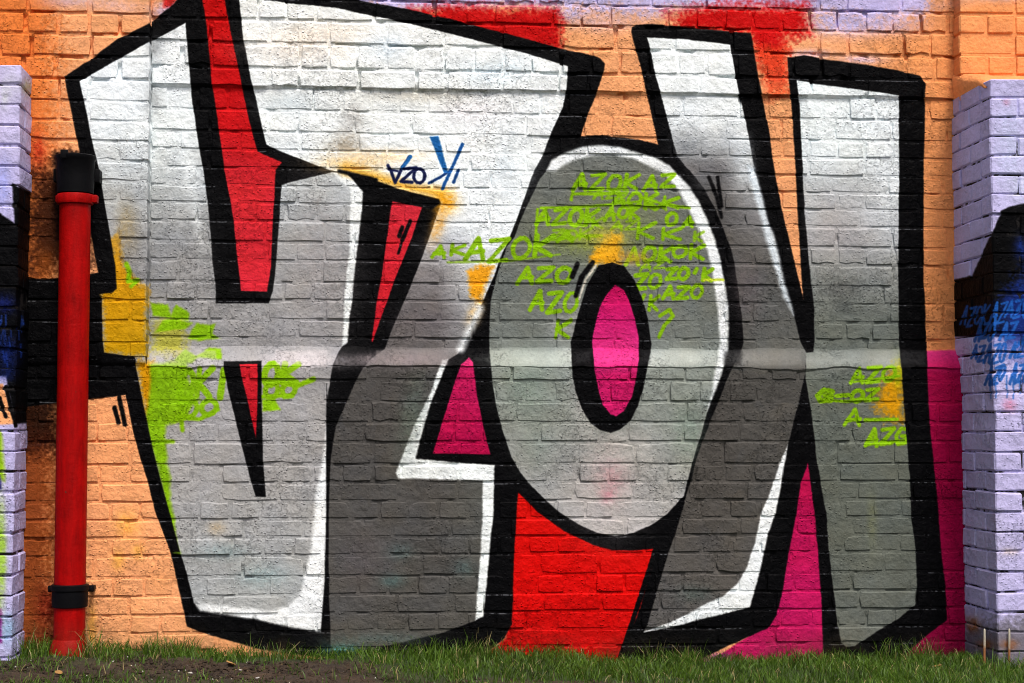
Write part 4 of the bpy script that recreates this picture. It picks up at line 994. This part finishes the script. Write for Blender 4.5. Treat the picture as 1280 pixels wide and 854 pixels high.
keep = (RNG.uniform(0, 1, N) > bare(x, y) * .97) & ~inpier(x, y) & (RNG.uniform(0, 1, N) < .55 + .45 * clump)
x, y, clump = x[keep], y[keep], clump[keep]; n = len(x)
edge = np.exp((y + .05) / .09)
length = .86 * (.030 + .034 * RNG.uniform(0, 1, n) ** 1.4 + .018 * clump) * (1 + .35 * edge * RNG.uniform(0, 1, n)) * np.where(x < .35, .85, 1.0)
tone = np.clip(.02 + .50 * RNG.uniform(0, 1, n) ** 1.3 + .34 * clump + .04 * RNG.normal(0, 1, n), 0, .85); tone[RNG.uniform(0, 1, n) < .045] = 1
o = obj('grass', blades('grass', x, y, length, RNG.uniform(.15, 1.0, n), RNG.uniform(.0022, .0042, n), tone), M_GRASS)
o['kind'] = 'stuff'; o['label'] = 'short green grass along the foot of the painted wall'; o['category'] = 'grass'

def tuft(label, cx, cy, n, spread, lo, hi, dry=.1):
    a = RNG.uniform(0, 2 * np.pi, n); r = spread * np.sqrt(RNG.uniform(0, 1, n))
    tx, ty = cx + r * np.cos(a), np.minimum(cy + .6 * r * np.sin(a), -.052)
    ok = ~inpier(tx, ty); tx, ty = tx[ok], ty[ok]; n = len(tx)
    tn = np.clip(RNG.uniform(.1, .8, n), 0, .85); tn[RNG.uniform(0, 1, n) < dry] = 1
    o = obj('grass_tuft', blades('grass_tuft', tx, ty, RNG.uniform(lo, hi, n), RNG.uniform(.1, .9, n), RNG.uniform(.002, .0036, n), tn), M_GRASS)
    o['label'] = label; o['category'] = 'grass tuft'; o['group'] = 'grass tufts along the wall'
def gx_at(px, py=815): return on_wall(px, py, .10)[0]
tuft('dark grass tuft between the lavender pier and the red drainpipe', gx_at(50), -.20, 130, .10, .05, .13, .12)
tuft('long grass tuft hugging the foot of the red drainpipe', gx_at(112), -.19, 110, .06, .06, .15, .2)
tuft('grass tuft in front of the orange wall right of the drainpipe', gx_at(212), -.12, 260, .10, .05, .105, .12)
tuft('sparse dry grass tuft under the black outline of the first letter', gx_at(345), -.08, 60, .12, .05, .11, .35)
tuft('grass tuft below the dark grey second letter', gx_at(545), -.09, 220, .20, .05, .10, .12)
tuft('straggly dry grass at the left foot of the red panel', gx_at(612), -.08, 70, .10, .06, .12, .4)
tuft('thin tall grass in front of the black outline right of the red panel', gx_at(835), -.09, 60, .14, .06, .115, .3)
tuft('tall grass tuft below the right letter of the piece', gx_at(1135), -.10, 200, .13, .06, .13, .2)
tuft('grass tuft at the foot of the blue scrawled pier', gx_at(1225), -.47, 180, .16, .05, .10, .1)

def crumbs(name, n, lo, hi, flat, mat, keepfn):
    x = RNG.uniform(-2.1, 1.6, n * 3); y = RNG.uniform(-1.5, -.10, n * 3)
    ok = keepfn(x, y); x, y = x[ok][:n], y[ok][:n]; n = len(x)
    t = np.array([[1, 0, 0], [-.4, .9, 0], [-.5, -.8, 0], [0, 0, .8], [.1, .1, -.5]]); tri = np.array([[0, 1, 3], [1, 2, 3], [2, 0, 3], [1, 0, 4], [2, 1, 4], [0, 2, 4]])
    sc = RNG.uniform(lo, hi, n) ** 1.0; a = RNG.uniform(0, 6.28, n)
    V = t[None] * RNG.uniform(.6, 1.4, (n, 5, 3)) * np.stack([sc * flat, sc / flat, sc], -1)[:, None]
    c, q = np.cos(a)[:, None], np.sin(a)[:, None]
    V = np.stack([V[..., 0] * c - V[..., 1] * q + x[:, None], V[..., 0] * q + V[..., 1] * c + y[:, None], V[..., 2] + (ground_z(x, y) + sc * .35)[:, None]], -1)
    F = (tri[None] + (np.arange(n) * 5)[:, None, None]).reshape(-1, 3)
    o = obj(name, mesh_from(name, V.reshape(-1, 3), [tuple(map(int, f)) for f in F], False), mat); o['kind'] = 'stuff'
    return o
onsoil = lambda x, y: (bare(x, y) > RNG.uniform(.15, .6, len(x))) & ~inpier(x, y)
o = crumbs('soil_crumbs', 9000, .0025, .011, 1.1, ground.data.materials[0], onsoil); o['label'] = 'dark soil crumbs on the trodden ground by the wall'; o['category'] = 'soil'
o.data.attributes.new('bare', 'FLOAT', 'POINT').data.foreach_set('value', np.ones(len(o.data.vertices), np.float32))
o = crumbs('straw_litter', 1100, .0014, .0030, 3.2, gloss('straw', (.30, .22, .10), .8, .8, .3, 120), onsoil); o['label'] = 'dry straw bits strewn over the bare soil'; o['category'] = 'litter'
o = crumbs('grit', 500, .0015, .0042, 1.1, gloss('pale_grit', (.45, .43, .38), .9, .8, .3, 120), onsoil); o['label'] = 'fine pale grit sprinkled on the bare soil'; o['category'] = 'grit'
M_STONE = gloss('pale_stone', (.52, .50, .46), .85, .5, .8, 150)
M_LEAF = gloss('dry_leaf', (.34, .19, .07), .8, .5, .6, 120)
def chip_mesh(seed):
    r = random.Random(seed); V = []; n1 = 7
    for lat, rr in ((-.6, .75), (.05, 1.0), (.6, .7)):
        for i in range(n1):
            t = 2 * math.pi * (i + r.uniform(-.2, .2)) / n1; q = rr * r.uniform(.75, 1.15)
            V.append((q * math.cos(t), .75 * q * math.sin(t), .55 * lat + r.uniform(-.08, .08)))
    F = [(a * n1 + i, a * n1 + (i + 1) % n1, (a + 1) * n1 + (i + 1) % n1, (a + 1) * n1 + i) for a in range(2) for i in range(n1)]
    F += [tuple(range(n1))[::-1], tuple(range(2 * n1, 3 * n1))]
    return mesh_from('stone_chip', V, F, False)
chips = [chip_mesh(i) for i in range(5)]
for c in chips: c.materials.append(M_STONE)
def ground_at(px, py):
    v = FWD * FPX + RGT * (px - 640.0) + UPV * (427.0 - py); z = 0.0
    for _ in range(6):
        t = (z - EYE) / v[2]; z = float(ground_z(v[0] * t, -DIST + v[1] * t))
    return v[0] * t, -DIST + v[1] * t, z
for i, (px, py, sz) in enumerate([(142, 828, .009), (178, 840, .007), (238, 842, .008), (92, 836, .006), (60, 842, .006), (110, 846, .007), (205, 848, .006), (300, 838, .006), (322, 848, .007), (20, 834, .007), (470, 848, .007), (160, 822, .006), (265, 850, .006), (38, 826, .005)]):
    a, b, c = ground_at(px, py)
    o = obj('stone_chip', chips[i % 5], None, None, (a, b, c + sz * .25)); o.scale = (sz * rl.uniform(.9, 1.5), sz, sz); o.rotation_euler = (rl.uniform(-.3, .3), rl.uniform(-.3, .3), rl.uniform(0, 6))
    o['label'] = 'small pale stone chip lying on the bare soil'; o['category'] = 'stone'; o['group'] = 'pale stone chips on the bare soil'
def leaf(label, px, py, sz, mat):
    a, b, c = ground_at(px, py); V, F = [], []; n = 6
    for i in range(n + 1):
        t = i / n; w = .42 * math.sin(math.pi * min(t * .96 + .03, 1)) ** .8
        for s in (-1, 0, 1): V.append((t - .5, s * w, .10 * abs(s) + .18 * (t - .5) ** 2))
    m = len(V); V += [(p, q, r - .02) for p, q, r in V]
    for i in range(n):
        for s in range(2):
            q = (i * 3 + s, (i + 1) * 3 + s, (i + 1) * 3 + s + 1, i * 3 + s + 1); F += [q, tuple(m + e for e in q[::-1])]
    o = obj('dry_leaf', mesh_from('dry_leaf', V, F), mat, None, (a, b, c + .012)); o.scale = (sz,) * 3; o.rotation_euler = (.25, -.2, rl.uniform(0, 6))
    o['label'] = label; o['category'] = 'leaf'
leaf('curled tan leaf on the soil below the first letter', 288, 834, .045, M_LEAF)
leaf('brown leaf caught in the grass below the right letter', 1172, 838, .04, M_LEAF)
leaf('small ochre leaf lying on bare soil near the drainpipe', 73, 846, .035, M_LEAF)

# two pale rust-stained stakes against the right pier
k = NT('rusty_stake'); g = k.n('ShaderNodeNewGeometry'); sp = k.n('ShaderNodeSeparateXYZ'); k.l(g.outputs['Position'], sp.inputs[0])
cr = k.n('ShaderNodeValToRGB'); e = cr.color_ramp.elements
e[0].position, e[0].color = .42, (.26, .10, .03, 1); e[1].position, e[1].color = .60, (.42, .38, .30, 1)
k.l(k.math('ADD', k.math('MULTIPLY', sp.outputs['Z'], 4.0), k.math('MULTIPLY', k.noise(g.outputs['Position'], 60, 3), .3)), cr.inputs[0]); k.l(cr.outputs[0], k.b.inputs['Base Color']); k.b.inputs['Roughness'].default_value = .8
for px, lab in ((1229.5, 'thin pale rusty-footed stake against the lavender pier, nearer the magenta wall edge'), (1260.5, 'thin pale rusty-footed stake against the lavender pier, farther from the magenta wall edge')):
    X0 = on_wall(px, 800, D_RP + .012)[0]; z1 = on_wall(px, 786, D_RP + .012)[1]; zb = float(ground_z(X0, -D_RP - .012)) - .03
    prof = [(.0050, zb), (.0052, zb + .05), (.0045, z1 - .03), (.0038, z1 - .004), (.0020, z1)]
    v, f = lathe(prof, 8); v = [(a + .004 * math.sin(9 * c), b, c) for a, b, c in v]
    o = obj('stake', mesh_from('stake', v, f), k.m, None, (X0, -D_RP - .012, 0))
    o['label'] = lab; o['category'] = 'stake'; o['group'] = 'rusty stakes at the pier'
